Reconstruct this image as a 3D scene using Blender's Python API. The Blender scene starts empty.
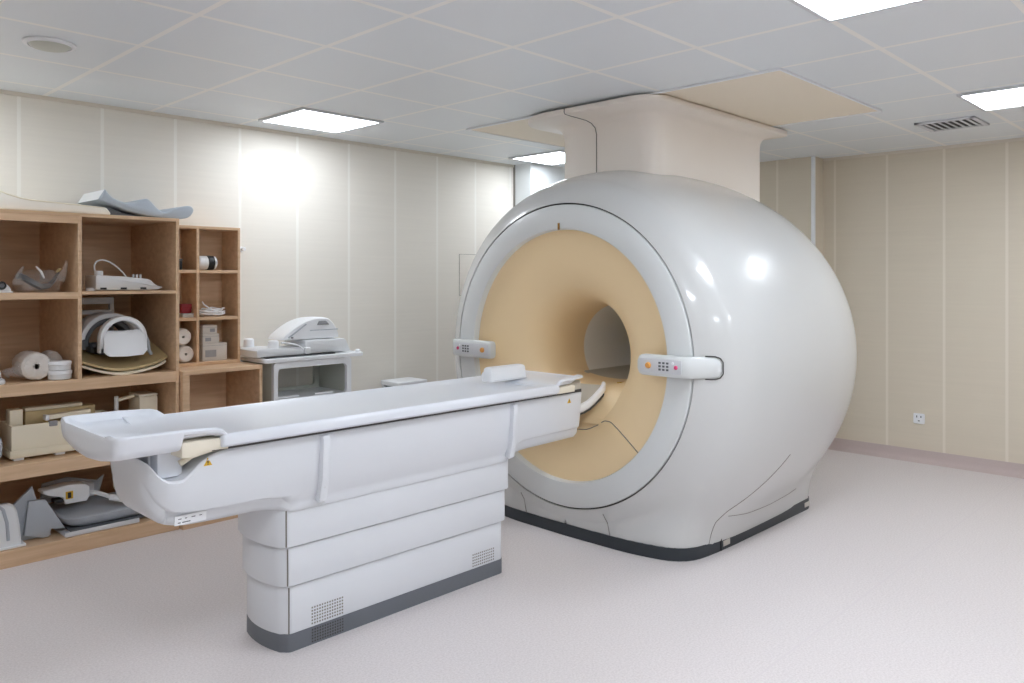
import bpy, bmesh, math, random
from mathutils import Vector, Matrix
random.seed(7)
sc = bpy.context.scene
COL = sc.collection
PI = math.pi
R = math.radians

# ------------------------------------------------------------------ materials
def lin(c):
    c /= 255.0
    return c / 12.92 if c <= 0.04045 else ((c + 0.055) / 1.055) ** 2.4
def rgb(r, g, b): return (lin(r), lin(g), lin(b), 1.0)

def mat(name, col, rough=0.5, metal=0.0, coat=0.0, noise=0.0, nscale=40.0, bump=0.0, bscale=200.0, alpha=None, trans=0.0):
    m = bpy.data.materials.new(name); m.use_nodes = True
    nt = m.node_tree; b = nt.nodes['Principled BSDF']
    b.inputs['Base Color'].default_value = col
    b.inputs['Roughness'].default_value = rough
    b.inputs['Metallic'].default_value = metal
    b.inputs['Coat Weight'].default_value = coat
    b.inputs['Coat Roughness'].default_value = 0.06
    if trans: b.inputs['Transmission Weight'].default_value = trans
    tc = nt.nodes.new('ShaderNodeTexCoord')
    if noise:
        n = nt.nodes.new('ShaderNodeTexNoise'); n.inputs['Scale'].default_value = nscale; n.inputs['Detail'].default_value = 4
        nt.links.new(tc.outputs['Object'], n.inputs['Vector'])
        mx = nt.nodes.new('ShaderNodeMix'); mx.data_type = 'RGBA'; mx.blend_type = 'MULTIPLY'
        mx.inputs[0].default_value = 1.0
        mx.inputs[6].default_value = col
        rp = nt.nodes.new('ShaderNodeMapRange'); rp.inputs[3].default_value = 1 - noise; rp.inputs[4].default_value = 1 + noise
        nt.links.new(n.outputs['Fac'], rp.inputs[0]); nt.links.new(rp.outputs[0], mx.inputs[7])
        nt.links.new(mx.outputs[2], b.inputs['Base Color'])
    if bump:
        n2 = nt.nodes.new('ShaderNodeTexNoise'); n2.inputs['Scale'].default_value = bscale
        nt.links.new(tc.outputs['Object'], n2.inputs['Vector'])
        bp = nt.nodes.new('ShaderNodeBump'); bp.inputs['Strength'].default_value = bump; bp.inputs['Distance'].default_value = 0.002
        nt.links.new(n2.outputs['Fac'], bp.inputs['Height']); nt.links.new(bp.outputs[0], b.inputs['Normal'])
    return m

def emit_mat(name, col, strength):
    m = bpy.data.materials.new(name); m.use_nodes = True
    nt = m.node_tree; b = nt.nodes['Principled BSDF']
    b.inputs['Base Color'].default_value = (0.8, 0.8, 0.8, 1)
    b.inputs['Emission Color'].default_value = col
    b.inputs['Emission Strength'].default_value = strength
    return m

def seam_math(nt, src, off, pitch, half):
    """1 inside a strip of half-width `half` repeated every `pitch` from `off`"""
    def mth(op, a, bv=None, c=None):
        n = nt.nodes.new('ShaderNodeMath'); n.operation = op
        for i, v in enumerate((a, bv, c)):
            if v is None: continue
            if hasattr(v, 'node'): nt.links.new(v, n.inputs[i])
            else: n.inputs[i].default_value = v
        return n.outputs[0]
    t = mth('SUBTRACT', src, off)
    t = mth('DIVIDE', t, pitch)
    t = mth('ADD', t, 0.5)
    t = mth('FRACT', t)
    t = mth('SUBTRACT', t, 0.5)
    t = mth('ABSOLUTE', t)
    return mth('LESS_THAN', t, half / pitch)

def wall_mat(name, axis, off, pitch, base, strip):
    """vertical cladding panels with pale joint strips and fine horizontal ribs"""
    m = bpy.data.materials.new(name); m.use_nodes = True
    nt = m.node_tree; b = nt.nodes['Principled BSDF']; b.inputs['Roughness'].default_value = 0.62; b.inputs['Specular IOR Level'].default_value = 0.3
    g = nt.nodes.new('ShaderNodeNewGeometry'); sp = nt.nodes.new('ShaderNodeSeparateXYZ')
    nt.links.new(g.outputs['Position'], sp.inputs[0])
    f = seam_math(nt, sp.outputs[axis], off, pitch, 0.010)
    mp = nt.nodes.new('ShaderNodeMapping'); mp.inputs['Scale'].default_value = (1.5, 1.5, 60)
    nt.links.new(g.outputs['Position'], mp.inputs[0])
    n = nt.nodes.new('ShaderNodeTexNoise'); n.inputs['Scale'].default_value = 1.0; n.inputs['Detail'].default_value = 3
    nt.links.new(mp.outputs[0], n.inputs['Vector'])
    rp = nt.nodes.new('ShaderNodeMapRange'); rp.inputs[3].default_value = 0.965; rp.inputs[4].default_value = 1.035
    nt.links.new(n.outputs['Fac'], rp.inputs[0])
    mul = nt.nodes.new('ShaderNodeMix'); mul.data_type = 'RGBA'; mul.blend_type = 'MULTIPLY'; mul.inputs[0].default_value = 1
    mul.inputs[6].default_value = base; nt.links.new(rp.outputs[0], mul.inputs[7])
    mx = nt.nodes.new('ShaderNodeMix'); mx.data_type = 'RGBA'
    nt.links.new(f, mx.inputs[0]); nt.links.new(mul.outputs[2], mx.inputs[6]); mx.inputs[7].default_value = strip
    nt.links.new(mx.outputs[2], b.inputs['Base Color'])
    w = nt.nodes.new('ShaderNodeTexWave'); w.bands_direction = 'Z'; w.inputs['Scale'].default_value = 26
    nt.links.new(g.outputs['Position'], w.inputs['Vector'])
    bp = nt.nodes.new('ShaderNodeBump'); bp.inputs['Strength'].default_value = 0.04; bp.inputs['Distance'].default_value = 0.001
    nt.links.new(w.outputs['Fac'], bp.inputs['Height']); nt.links.new(bp.outputs[0], b.inputs['Normal'])
    return m

def ceiling_mat():
    m = bpy.data.materials.new('ceiling_tiles'); m.use_nodes = True
    nt = m.node_tree; b = nt.nodes['Principled BSDF']; b.inputs['Roughness'].default_value = 0.36
    g = nt.nodes.new('ShaderNodeNewGeometry'); sp = nt.nodes.new('ShaderNodeSeparateXYZ')
    nt.links.new(g.outputs['Position'], sp.inputs[0])
    fx = seam_math(nt, sp.outputs[0], 1.408, 0.60, 0.013)
    fy = seam_math(nt, sp.outputs[1], 3.133, 0.60, 0.013)
    mxm = nt.nodes.new('ShaderNodeMath'); mxm.operation = 'MAXIMUM'
    nt.links.new(fx, mxm.inputs[0]); nt.links.new(fy, mxm.inputs[1])
    mx = nt.nodes.new('ShaderNodeMix'); mx.data_type = 'RGBA'
    nt.links.new(mxm.outputs[0], mx.inputs[0])
    mx.inputs[6].default_value = rgb(229, 234, 238); mx.inputs[7].default_value = rgb(246, 245, 242)
    nt.links.new(mx.outputs[2], b.inputs['Base Color'])
    return m

def floor_mat():
    m = bpy.data.materials.new('speckled_vinyl'); m.use_nodes = True
    nt = m.node_tree; b = nt.nodes['Principled BSDF']; b.inputs['Roughness'].default_value = 0.5
    g = nt.nodes.new('ShaderNodeNewGeometry'); sp = nt.nodes.new('ShaderNodeSeparateXYZ')
    nt.links.new(g.outputs['Position'], sp.inputs[0])
    n = nt.nodes.new('ShaderNodeTexNoise'); n.inputs['Scale'].default_value = 110; n.inputs['Detail'].default_value = 5; n.inputs['Roughness'].default_value = 0.75
    nt.links.new(g.outputs['Position'], n.inputs['Vector'])
    cr = nt.nodes.new('ShaderNodeValToRGB')
    cr.color_ramp.elements[0].position = 0.36; cr.color_ramp.elements[0].color = rgb(208, 200, 198)
    cr.color_ramp.elements[1].position = 0.60; cr.color_ramp.elements[1].color = rgb(226, 219, 218)
    nt.links.new(n.outputs['Fac'], cr.inputs[0])
    f = seam_math(nt, sp.outputs[1], 1.42, 1.83, 0.004)
    mx = nt.nodes.new('ShaderNodeMix'); mx.data_type = 'RGBA'
    nt.links.new(f, mx.inputs[0]); nt.links.new(cr.outputs[0], mx.inputs[6]); mx.inputs[7].default_value = rgb(216, 208, 208)
    nt.links.new(mx.outputs[2], b.inputs['Base Color'])
    return m

def wood_mat(name, c1, c2):
    m = bpy.data.materials.new(name); m.use_nodes = True
    nt = m.node_tree; b = nt.nodes['Principled BSDF']; b.inputs['Roughness'].default_value = 0.45
    tc = nt.nodes.new('ShaderNodeNewGeometry')
    mp = nt.nodes.new('ShaderNodeMapping'); mp.inputs['Scale'].default_value = (2.0, 14, 26)
    nt.links.new(tc.outputs['Position'], mp.inputs[0])
    n = nt.nodes.new('ShaderNodeTexNoise'); n.inputs['Scale'].default_value = 1.3; n.inputs['Detail'].default_value = 6; n.inputs['Distortion'].default_value = 0.4
    nt.links.new(mp.outputs[0], n.inputs['Vector'])
    cr = nt.nodes.new('ShaderNodeValToRGB')
    cr.color_ramp.elements[0].position = 0.3; cr.color_ramp.elements[0].color = c1
    cr.color_ramp.elements[1].position = 0.7; cr.color_ramp.elements[1].color = c2
    nt.links.new(n.outputs['Fac'], cr.inputs[0]); nt.links.new(cr.outputs[0], b.inputs['Base Color'])
    return m

def plastic_film():
    m = bpy.data.materials.new('clear_film'); m.use_nodes = True
    nt = m.node_tree; b = nt.nodes['Principled BSDF']
    b.inputs['Base Color'].default_value = (0.9, 0.9, 0.9, 1); b.inputs['Roughness'].default_value = 0.12
    b.inputs['Alpha'].default_value = 0.16
    return m

M = dict(
    wall_l=wall_mat('cream_panels_left', 0, 1.282, 0.4457, rgb(234, 229, 219), rgb(243, 240, 232)),
    wall_r=wall_mat('cream_panels_right', 1, 2.822, 0.437, rgb(218, 208, 190), rgb(230, 221, 206)),
    wall_plain=mat('cream_wall', rgb(222, 214, 200), 0.5, noise=0.02, nscale=3),
    pale_wall=mat('pale_grey_panel', rgb(228, 232, 233), 0.4, noise=0.015, nscale=3),
    ceil=ceiling_mat(), floor=floor_mat(),
    cove=mat('cove_vinyl', rgb(196, 180, 176), 0.5, noise=0.06, nscale=80),
    wood=wood_mat('beech_laminate', rgb(202, 167, 132), rgb(222, 190, 156)),
    shell=mat('scanner_shell', rgb(208, 209, 208), 0.28, coat=0.6, noise=0.008, nscale=2),
    ring=mat('scanner_ring', rgb(218, 221, 221), 0.42, coat=0.2, noise=0.008, nscale=3),
    warm=mat('warm_white_cover', rgb(240, 232, 223), 0.4, noise=0.01, nscale=3),
    orange=mat('peach_plastic', rgb(246, 220, 176), 0.42, noise=0.012, nscale=3),
    bore=mat('bore_grey', rgb(240, 238, 232), 0.45, noise=0.01, nscale=4),
    bedgrey=mat('bed_grey', rgb(196, 190, 178), 0.5, noise=0.01, nscale=4),
    dark=mat('dark_slate_band', rgb(44, 50, 56), 0.4, noise=0.05, nscale=30),
    seam=mat('seam_dark', rgb(70, 68, 66), 0.7, noise=0.05, nscale=30),
    seam_soft=mat('seam_soft', rgb(128, 124, 118), 0.7, noise=0.05, nscale=30),
    table=mat('table_white', rgb(222, 225, 230), 0.33, coat=0.15, noise=0.008, nscale=4),
    top=mat('tabletop_white', rgb(234, 238, 245), 0.3, coat=0.2, noise=0.006, nscale=4),
    plinth=mat('plinth_grey', rgb(104, 108, 115), 0.45, noise=0.03, nscale=30),
    mattress=mat('mattress_cream', rgb(248, 242, 230), 0.6, noise=0.01, nscale=8),
    cream=mat('cream_plastic', rgb(232, 224, 206), 0.5, noise=0.015, nscale=8),
    ivory=mat('ivory_box', rgb(238, 229, 206), 0.5, noise=0.02, nscale=8),
    white=mat('white_plastic', rgb(228, 230, 232), 0.4, noise=0.01, nscale=8),
    bright=mat('bright_white', rgb(240, 242, 245), 0.38, noise=0.008, nscale=8),
    frame=mat('light_frame', rgb(214, 216, 220), 0.4, noise=0.01, nscale=8),
    grey=mat('grey_foam', rgb(176, 182, 190), 0.6, noise=0.02, nscale=12),
    bluegrey=mat('blue_grey_vinyl', rgb(188, 198, 208), 0.45, noise=0.02, nscale=10),
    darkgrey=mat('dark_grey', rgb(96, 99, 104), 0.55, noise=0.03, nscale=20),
    black=mat('black_plastic', rgb(28, 28, 30), 0.45, noise=0.05, nscale=20),
    tan=mat('tan_pad', rgb(206, 184, 138), 0.6, noise=0.03, nscale=20),
    fabric=mat('white_fabric', rgb(226, 220, 214), 0.8, noise=0.05, nscale=25, bump=0.5, bscale=60),
    red=mat('dark_red', rgb(150, 40, 48), 0.5, noise=0.03, nscale=20),
    carton=mat('pale_carton', rgb(206, 200, 192), 0.6, noise=0.04, nscale=15),
    print=mat('grey_print', rgb(150, 150, 152), 0.6, noise=0.08, nscale=60),
    yellow=mat('warning_yellow', rgb(214, 170, 40), 0.5, noise=0.02, nscale=20),
    gold=mat('amber_button', rgb(224, 160, 84), 0.4, noise=0.02, nscale=20),
    pink=mat('pink_button', rgb(214, 76, 120), 0.4, noise=0.02, nscale=20),
    brass=mat('brass', rgb(150, 110, 50), 0.35, metal=0.6, noise=0.02, nscale=20),
    film=plastic_film(),
    greencart=mat('grey_green_panel', rgb(196, 198, 188), 0.45, noise=0.015, nscale=6),
    lamp=emit_mat('lamp_diffuser', (0.90, 0.965, 1.05, 1), 27.0),
    lamp_dim=emit_mat('lamp_diffuser_dim', (0.90, 0.965, 1.05, 1), 12.0),
    mesh=mat('vent_grey', rgb(150, 150, 146), 0.5, noise=0.02, nscale=10),
    beige=mat('beige_board', rgb(236, 224, 205), 0.5, noise=0.01, nscale=4),
)

# ------------------------------------------------------------------ geometry helpers
def wloc(o):
    v = Vector((0, 0, 0))
    while o is not None:
        v += o.location; o = o.parent
    return v

def finish(name, bm, m, parent=None, ang=38, bevel=0, loc=None):
    """bm is in world coordinates; links it as ONE mesh object"""
    bmesh.ops.recalc_face_normals(bm, faces=bm.faces)
    org = Vector(loc) if loc is not None else (wloc(parent) if parent else Vector((0, 0, 0)))
    bmesh.ops.translate(bm, vec=-org, verts=bm.verts)
    me = bpy.data.meshes.new(name); bm.to_mesh(me); bm.free()
    o = bpy.data.objects.new(name, me); COL.objects.link(o)
    me.materials.append(M[m] if isinstance(m, str) else m)
    for p in me.polygons: p.use_smooth = True
    me.set_sharp_from_angle(angle=R(ang))
    if parent: o.parent = parent
    elif loc is not None: o.location = loc
    return o

def thing(name, label, cat, loc, group=None):
    o = bpy.data.objects.new(name, None); COL.objects.link(o)
    o.location = loc; o.empty_display_size = 0.1
    o['label'] = label; o['category'] = cat
    if group: o['group'] = group
    return o

def tag(o, label, cat, group=None):
    o['label'] = label; o['category'] = cat
    if group: o['group'] = group
    return o

def struct(o):
    o['kind'] = 'structure'; return o

def BM(): return bmesh.new()

def merge(bm, tmp):
    me = bpy.data.meshes.new('tmp'); tmp.to_mesh(me); tmp.free()
    bm.from_mesh(me); bpy.data.meshes.remove(me)

def box(bm, x0, x1, y0, y1, z0, z1, bev=0.0, seg=2, rot=None):
    t = bmesh.new(); bmesh.ops.create_cube(t, size=1)
    c = Vector(((x0 + x1) / 2, (y0 + y1) / 2, (z0 + z1) / 2))
    for v in t.verts:
        v.co = Vector((v.co.x * (x1 - x0), v.co.y * (y1 - y0), v.co.z * (z1 - z0)))
    if bev:
        bmesh.ops.bevel(t, geom=t.edges[:], offset=bev, segments=seg, affect='EDGES', profile=0.5)
    if rot is not None: bmesh.ops.transform(t, matrix=rot, verts=t.verts)
    bmesh.ops.translate(t, vec=c, verts=t.verts)
    merge(bm, t); return bm

def loft(bm, rings, closed=True, cap0=True, cap1=True):
    vs = [[bm.verts.new(p) for p in r] for r in rings]
    n = len(rings[0])
    for a, b in zip(vs, vs[1:]):
        for i in range(n if closed else n - 1):
            j = (i + 1) % n
            try: bm.faces.new((a[i], a[j], b[j], b[i]))
            except ValueError: pass
    if closed and cap0: bm.faces.new(vs[0])
    if closed and cap1: bm.faces.new(vs[-1][::-1])
    return bm

def prism(bm, pts, z0, z1, bev=0.0, seg=2, axis='z'):
    """extrude a 2-D outline; axis z: pts=(x,y); y: pts=(x,z); x: pts=(y,z)"""
    def P(p, h):
        if axis == 'z': return (p[0], p[1], h)
        if axis == 'y': return (p[0], h, p[1])
        return (h, p[0], p[1])
    t = bmesh.new()
    loft(t, [[P(p, z0) for p in pts], [P(p, z1) for p in pts]])
    if bev:
        bmesh.ops.recalc_face_normals(t, faces=t.faces)
        caps = [f for f in t.faces if len(f.verts) == len(pts)]
        es = {e for f in caps for e in f.edges} if len(pts) != 4 else set(t.edges)
        bmesh.ops.bevel(t, geom=list(es), offset=bev, segments=seg, affect='EDGES', profile=0.5)
    merge(bm, t); return bm

def tube(bm, pts, r, n=10, closed=False):
    pts = [Vector(p) for p in pts]
    if isinstance(r, (int, float)): r = [r] * len(pts)
    rings = []; up = None
    for i, p in enumerate(pts):
        if closed: d = pts[(i + 1) % len(pts)] - pts[i - 1]
        else: d = pts[min(i + 1, len(pts) - 1)] - pts[max(i - 1, 0)]
        d.normalize()
        if up is None:
            up = d.orthogonal().normalized()
        else:
            up = (up - d * up.dot(d)).normalized()
        s = d.cross(up)
        rings.append([p + (up * math.cos(2 * PI * k / n) + s * math.sin(2 * PI * k / n)) * r[i] for k in range(n)])
    if closed:
        rings.append(rings[0]); loft(bm, rings, cap0=False, cap1=False)
        bmesh.ops.remove_doubles(bm, verts=bm.verts, dist=1e-6)
    else: loft(bm, rings)
    return bm

def lathe(bm, prof, center, axis='z', n=48, a0=0, a1=2 * PI, sx=1.0, sy=1.0):
    """prof: list of (radius, height) revolved about `axis` through center"""
    full = abs(a1 - a0 - 2 * PI) < 1e-6
    c = Vector(center); rings = []
    m = n if full else n + 1
    for r, h in prof:
        ring = []
        for k in range(m):
            a = a0 + (a1 - a0) * k / n
            u, v = r * math.cos(a) * sx, r * math.sin(a) * sy
            if axis == 'z': ring.append(c + Vector((u, v, h)))
            elif axis == 'x': ring.append(c + Vector((h, u, v)))
            else: ring.append(c + Vector((u, h, v)))
        rings.append(ring)
    loft(bm, rings, closed=full, cap0=full and prof[0][0] < 1e-3, cap1=full and prof[-1][0] < 1e-3)
    bmesh.ops.remove_doubles(bm, verts=bm.verts, dist=1e-6)
    return bm

def rrect(x0, x1, y0, y1, r, n=6):
    rs = r if isinstance(r, (list, tuple)) else [r] * 4
    out = []
    for (cx, cy, a, q) in ((x1, y1, 0, rs[0]), (x0, y1, PI / 2, rs[1]), (x0, y0, PI, rs[2]), (x1, y0, 1.5 * PI, rs[3])):
        sx = 1 if cx == x1 else -1; sy = 1 if cy == y1 else -1
        for k in range(n + 1):
            t = a + PI / 2 * k / n
            out.append((cx - sx * q + q * math.cos(t), cy - sy * q + q * math.sin(t)))
    return out

def interp(x, tab):
    if x <= tab[0][0]: return tab[0][1]
    for (a, b), (c, d) in zip(tab, tab[1:]):
        if x <= c:
            return b + (d - b) * (x - a) / (c - a)
    return tab[-1][1]

def pchip(tab):
    """monotone cubic through (x, y) points"""
    xs = [p[0] for p in tab]; ys = [p[1] for p in tab]; n = len(xs)
    h = [xs[i + 1] - xs[i] for i in range(n - 1)]; dl = [(ys[i + 1] - ys[i]) / h[i] for i in range(n - 1)]
    m = [dl[0]] + [0 if dl[i - 1] * dl[i] <= 0 else 2 * dl[i - 1] * dl[i] / (dl[i - 1] + dl[i]) for i in range(1, n - 1)] + [dl[-1]]
    def f(x):
        if x <= xs[0]: return ys[0]
        if x >= xs[-1]: return ys[-1]
        i = max(k for k in range(n - 1) if xs[k] <= x)
        t = (x - xs[i]) / h[i]
        return ((2 * t ** 3 - 3 * t ** 2 + 1) * ys[i] + (t ** 3 - 2 * t ** 2 + t) * h[i] * m[i]
                + (-2 * t ** 3 + 3 * t ** 2) * ys[i + 1] + (t ** 3 - t ** 2) * h[i] * m[i + 1])
    return f

def copy_tree(src, loc, label=None):
    c = src.copy(); COL.objects.link(c); c.location = loc
    if label: c['label'] = label
    for ch in [o for o in bpy.data.objects if o.parent == src]:
        d = ch.copy(); COL.objects.link(d); d.parent = c
        for g in [o for o in bpy.data.objects if o.parent == ch]:
            e = g.copy(); COL.objects.link(e); e.parent = d
    return c

# ------------------------------------------------------------------ room shell
CEIL = 2.56
X0, X1, Y0, Y1 = -2.6, 6.97, -2.8, 5.17
struct(finish('floor', box(BM(), X0 - .1, X1 + .1, Y0 - .1, Y1 + .1, -0.1, 0), 'floor'))
struct(finish('ceiling', box(BM(), X0 - .1, X1 + .1, Y0 - .1, Y1 + .1, CEIL, CEIL + .1), 'ceil'))
struct(finish('wall_left', box(BM(), 2.0125, X1 + .1, Y1, Y1 + .1, 0, CEIL), 'wall_l'))
struct(finish('wall_upper', box(BM(), X0 - .1, 2.0125, Y1, Y1 + .1, 1.858, CEIL), 'wall_l'))
struct(finish('wall_end', box(BM(), X0 - .1, .599, Y1, Y1 + .1, 0, 1.858), 'wall_l'))
struct(finish('wall_niche', box(BM(), .5, 2.1, 5.45, 5.52, 0, 1.95), 'wall_plain'))
struct(finish('wall_right', box(BM(), X1, X1 + .1, Y0, Y1, 0, CEIL), 'wall_r'))
struct(finish('wall_front', box(BM(), X0, X1, Y0 - .1, Y0, 0, CEIL), 'wall_plain'))
struct(finish('wall_rear', box(BM(), X0 - .1, X0, Y0, Y1, 0, CEIL), 'wall_plain'))
struct(finish('wall_corner', box(BM(), 5.34, X1, 4.955, Y1, 0, CEIL), 'pale_wall'))
struct(finish('wall_inner', box(BM(), 6.77, X1, 2.925, 4.955, 0, CEIL), 'wall_r'))
struct(finish('trim_1', box(BM(), 6.757, 6.78, 2.912, 2.945, 0, CEIL, .004), 'bright'))
struct(finish('trim_2', box(BM(), 5.334, 5.342, 5.15, 5.17, 0, CEIL), 'seam_soft'))
# coved skirting of floor vinyl
def cove(axis, a0, a1, wall, sgn):
    pr = [(0, 0)] + [(.06 - .06 * math.sin(t), .06 - .06 * math.cos(t)) for t in [PI / 2 * k / 6 for k in range(7)]][0:0]
    pts = [(0, 0), (.05, 0), (.03, .008), (.014, .022), (.006, .045), (.006, .10), (0, .10)]
    P = [(wall + sgn * u, v) for u, v in pts]
    return prism(BM(), P, a0, a1, axis=axis)
struct(finish('baseboard_right', cove('y', Y0, 2.92, X1, -1), 'cove'))
struct(finish('baseboard_left', cove('x', 2.54, 5.34, Y1, -1), 'cove'))
struct(finish('baseboard_inner', cove('y', 2.93, 4.955, 6.77, -1), 'cove'))
# thin top trim where the wall meets the ceiling
struct(finish('trim_3', box(BM(), X0, 5.34, Y1 - .012, Y1, CEIL - .022, CEIL), 'wall_plain'))
struct(finish('trim_4', box(BM(), X1 - .012, X1, Y0, 2.92, CEIL - .022, CEIL), 'wall_plain'))

# ------------------------------------------------------------------ ceiling fittings
def ceiling_light(x0, x1, y0, y1, label, lamp='lamp'):
    t = thing('ceiling_light', label, 'ceiling light', ((x0 + x1) / 2, (y0 + y1) / 2, CEIL), 'square ceiling light panels')
    b = BM()
    for a in ((x0 - .022, x0, y0 - .022, y1 + .022), (x1, x1 + .022, y0 - .022, y1 + .022), (x0, x1, y0 - .022, y0), (x0, x1, y1, y1 + .022)):
        box(b, a[0], a[1], a[2], a[3], CEIL - .016, CEIL - .0005, .003)
    finish('frame', b, 'frame', t)
    finish('diffuser', box(BM(), x0, x1, y0, y1, CEIL - .012, CEIL - .001), lamp, t)
    return t
ceiling_light(2.63, 3.205, 4.36, 4.88, 'square white light panel in the ceiling above the left wall, near the shelves', 'lamp_dim')
ceiling_light(.22, .80, 4.36, 4.88, 'added square white light panel, unseen above the left shelf end', 'lamp_dim')  # unseen panel added to brighten the left wall and shelf end
ceiling_light(2.63, 3.205, .80, 1.315, 'square white light panel cut by the top edge of the picture')
ceiling_light(5.07, 5.60, .80, 1.325, 'square white light panel beside the slatted air vent on the right')
ceiling_light(4.975, 5.50, 4.29, 4.84, 'square white light panel in the far corner, half hidden behind the duct cover', 'lamp_dim')
ceiling_light(.22, .80, .80, 1.315, 'added square white light panel, unseen overhead')  # this and the next two panels are unseen, added to light the room evenly
ceiling_light(2.63, 3.205, -1.6, -1.08, 'added square white light panel, unseen, behind on the right')
ceiling_light(.22, .80, -1.6, -1.08, 'added square white light panel, unseen, behind on the left')

t = thing('smoke_detector', 'round white smoke detector on the ceiling above the shelves', 'smoke detector', (1.11, 3.985, CEIL))
finish('ring', lathe(BM(), [(.0, 0), (.108, 0), (.108, -.006), (.098, -.014), (.088, -.014), (.088, -.003), (0, -.003)], (1.11, 3.985, CEIL - .001), n=40), 'bright', t)
finish('cover', lathe(BM(), [(.084, -.004), (.084, -.012), (.07, -.022), (.03, -.027), (0, -.027)], (1.11, 3.985, CEIL - .001), n=40), 'greencart', t)

t = thing('air_vent', 'slatted air vent in the ceiling near the right wall', 'air vent', (6.0, 1.63, CEIL))
b = BM(); vx0, vx1, vy0, vy1 = 5.80, 6.17, 1.44, 1.81
for a in ((vx0, vx0 + .03, vy0, vy1), (vx1 - .03, vx1, vy0, vy1), (vx0, vx1, vy0, vy0 + .03), (vx0, vx1, vy1 - .03, vy1)):
    box(b, a[0], a[1], a[2], a[3], CEIL - .014, CEIL - .0005, .003)
finish('frame', b, 'frame', t)
finish('backing', box(BM(), vx0 + .03, vx1 - .03, vy0 + .03, vy1 - .03, CEIL - .004, CEIL - .0008), 'black', t)
b = BM()
for k in range(7):
    y = vy0 + .055 + k * .043
    box(b, vx0 + .03, vx1 - .03, y - .012, y + .012, CEIL - .012, CEIL - .009, rot=Matrix.Rotation(R(13), 4, 'X'))
finish('slats', b, 'frame', t)

# beige boarded panel around the duct
t = thing('ceiling_access_panel', 'large beige board panel in the ceiling around the duct cover', 'ceiling panel', (4.49, 2.97, CEIL))
px0, px1, py0, py1 = 3.805, 5.185, 1.82, 4.13
finish('board', box(BM(), px0, px1, py0, py1, CEIL - .008, CEIL - .001), 'beige', t)
b = BM()
for a in ((px0 - .012, px0, py0 - .012, py1 + .012), (px1, px1 + .012, py0 - .012, py1 + .012), (px0, px1, py0 - .012, py0), (px0, px1, py1, py1 + .012)):
    box(b, a[0], a[1], a[2], a[3], CEIL - .014, CEIL - .0005, .003)
finish('frame', b, 'bright', t)

# ------------------------------------------------------------------ wall fittings
t = thing('wall_outlet', 'small white power outlet on the right wall above the skirting', 'outlet', (X1, 2.133, .354))
b = prism(BM(), rrect(2.09, 2.176, .312, .396, .01, 4), X1 - .011, X1 - .0005, .003, axis='x')
finish('plate', b, 'bright', t)
for dy in (-.016, .016):
    finish('slot', box(BM(), X1 - .0125, X1 - .010, 2.133 + dy - .004, 2.133 + dy + .004, .362, .378), 'darkgrey', t)
finish('earth_slot', box(BM(), X1 - .0125, X1 - .010, 2.126, 2.140, .332, .340), 'darkgrey', t)
t = thing('mounted_hook', 'small round white hook on the left wall beside the small shelf', 'hook', (2.625, Y1, 1.70))
finish('base', lathe(BM(), [(0, 0), (.019, 0), (.019, -.008), (.016, -.012), (0, -.012)], (2.625, Y1 - .0005, 1.70), axis='y', n=24), 'bright', t)
finish('stem', lathe(BM(), [(.009, -.012), (.009, -.028), (.014, -.034), (.014, -.044), (.009, -.05), (0, -.05)], (2.625, Y1 - .0005, 1.70), axis='y', n=24), 'bright', t)
t = thing('wall_access_panel', 'flush cream hatch in the left wall close to the scanner', 'hatch', (4.86, Y1, 1.53))
finish('seam', prism(BM(), rrect(4.652, 5.068, 1.347, 1.713, .006, 3), Y1 - .002, Y1 - .0003, axis='y'), 'seam_soft', t)
finish('panel', prism(BM(), rrect(4.655, 5.065, 1.35, 1.71, .005, 3), Y1 - .005, Y1 - .0005, .001, axis='y'), 'wall_l', t)

# ------------------------------------------------------------------ MRI scanner
YC, ZC = 3.006, 1.055
sm = thing('mri_scanner', 'large glossy white tunnel scanner with a peach funnel opening on the dark floor band', 'mri scanner', (4.4, YC, 0))
Rf = pchip([(3.50, .882), (3.512, .91), (3.55, .975), (3.62, 1.055), (3.75, 1.12), (3.95, 1.16), (4.2, 1.175), (4.6, 1.165), (4.9, 1.127),
            (5.15, 1.06), (5.35, .97), (5.5, .87), (5.6, .74), (5.65, .60), (5.66, .36)])
Zf = pchip([(3.50, 1.055), (3.55, 1.048), (3.65, 1.015), (3.8, 1.005), (5.66, 1.005)])
Wf = pchip([(3.535, .0), (3.545, .36), (3.56, .50), (3.60, .66), (3.66, .735), (3.74, .765), (3.90, .78), (4.1, .785), (5.04, .785), (5.10, .76), (5.122, .70)])
ZB = 0.035
def smax(a, b_, k):
    h = max(k - abs(a - b_), 0) / k
    return max(a, b_) + h * h * k * .25
def body_r(x, th):
    r = Rf(x); s, c = math.sin(th), math.cos(th)
    if s < 0:
        if 3.535 <= x <= 5.123:
            w = Wf(x)
            if w > 0.01 and abs(c) > 1e-4:
                r = smax(r, min(w / abs(c), 2.0), .16)
        lim = (Zf(x) - ZB) / (-s)
        r = min(r, lim)
    return r
def body_pt(x, th, off=0.0):
    r = body_r(x, th) + off
    return Vector((x, YC + r * math.cos(th), Zf(x) + r * math.sin(th)))
xs = [3.50, 3.503, 3.507, 3.512, 3.52, 3.53, 3.535, 3.54, 3.545, 3.552, 3.56, 3.57, 3.585, 3.60, 3.615, 3.63, 3.645, 3.66, 3.68, 3.70, 3.72, 3.74, 3.77, 3.80, 3.85, 3.9, 3.95]
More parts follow.
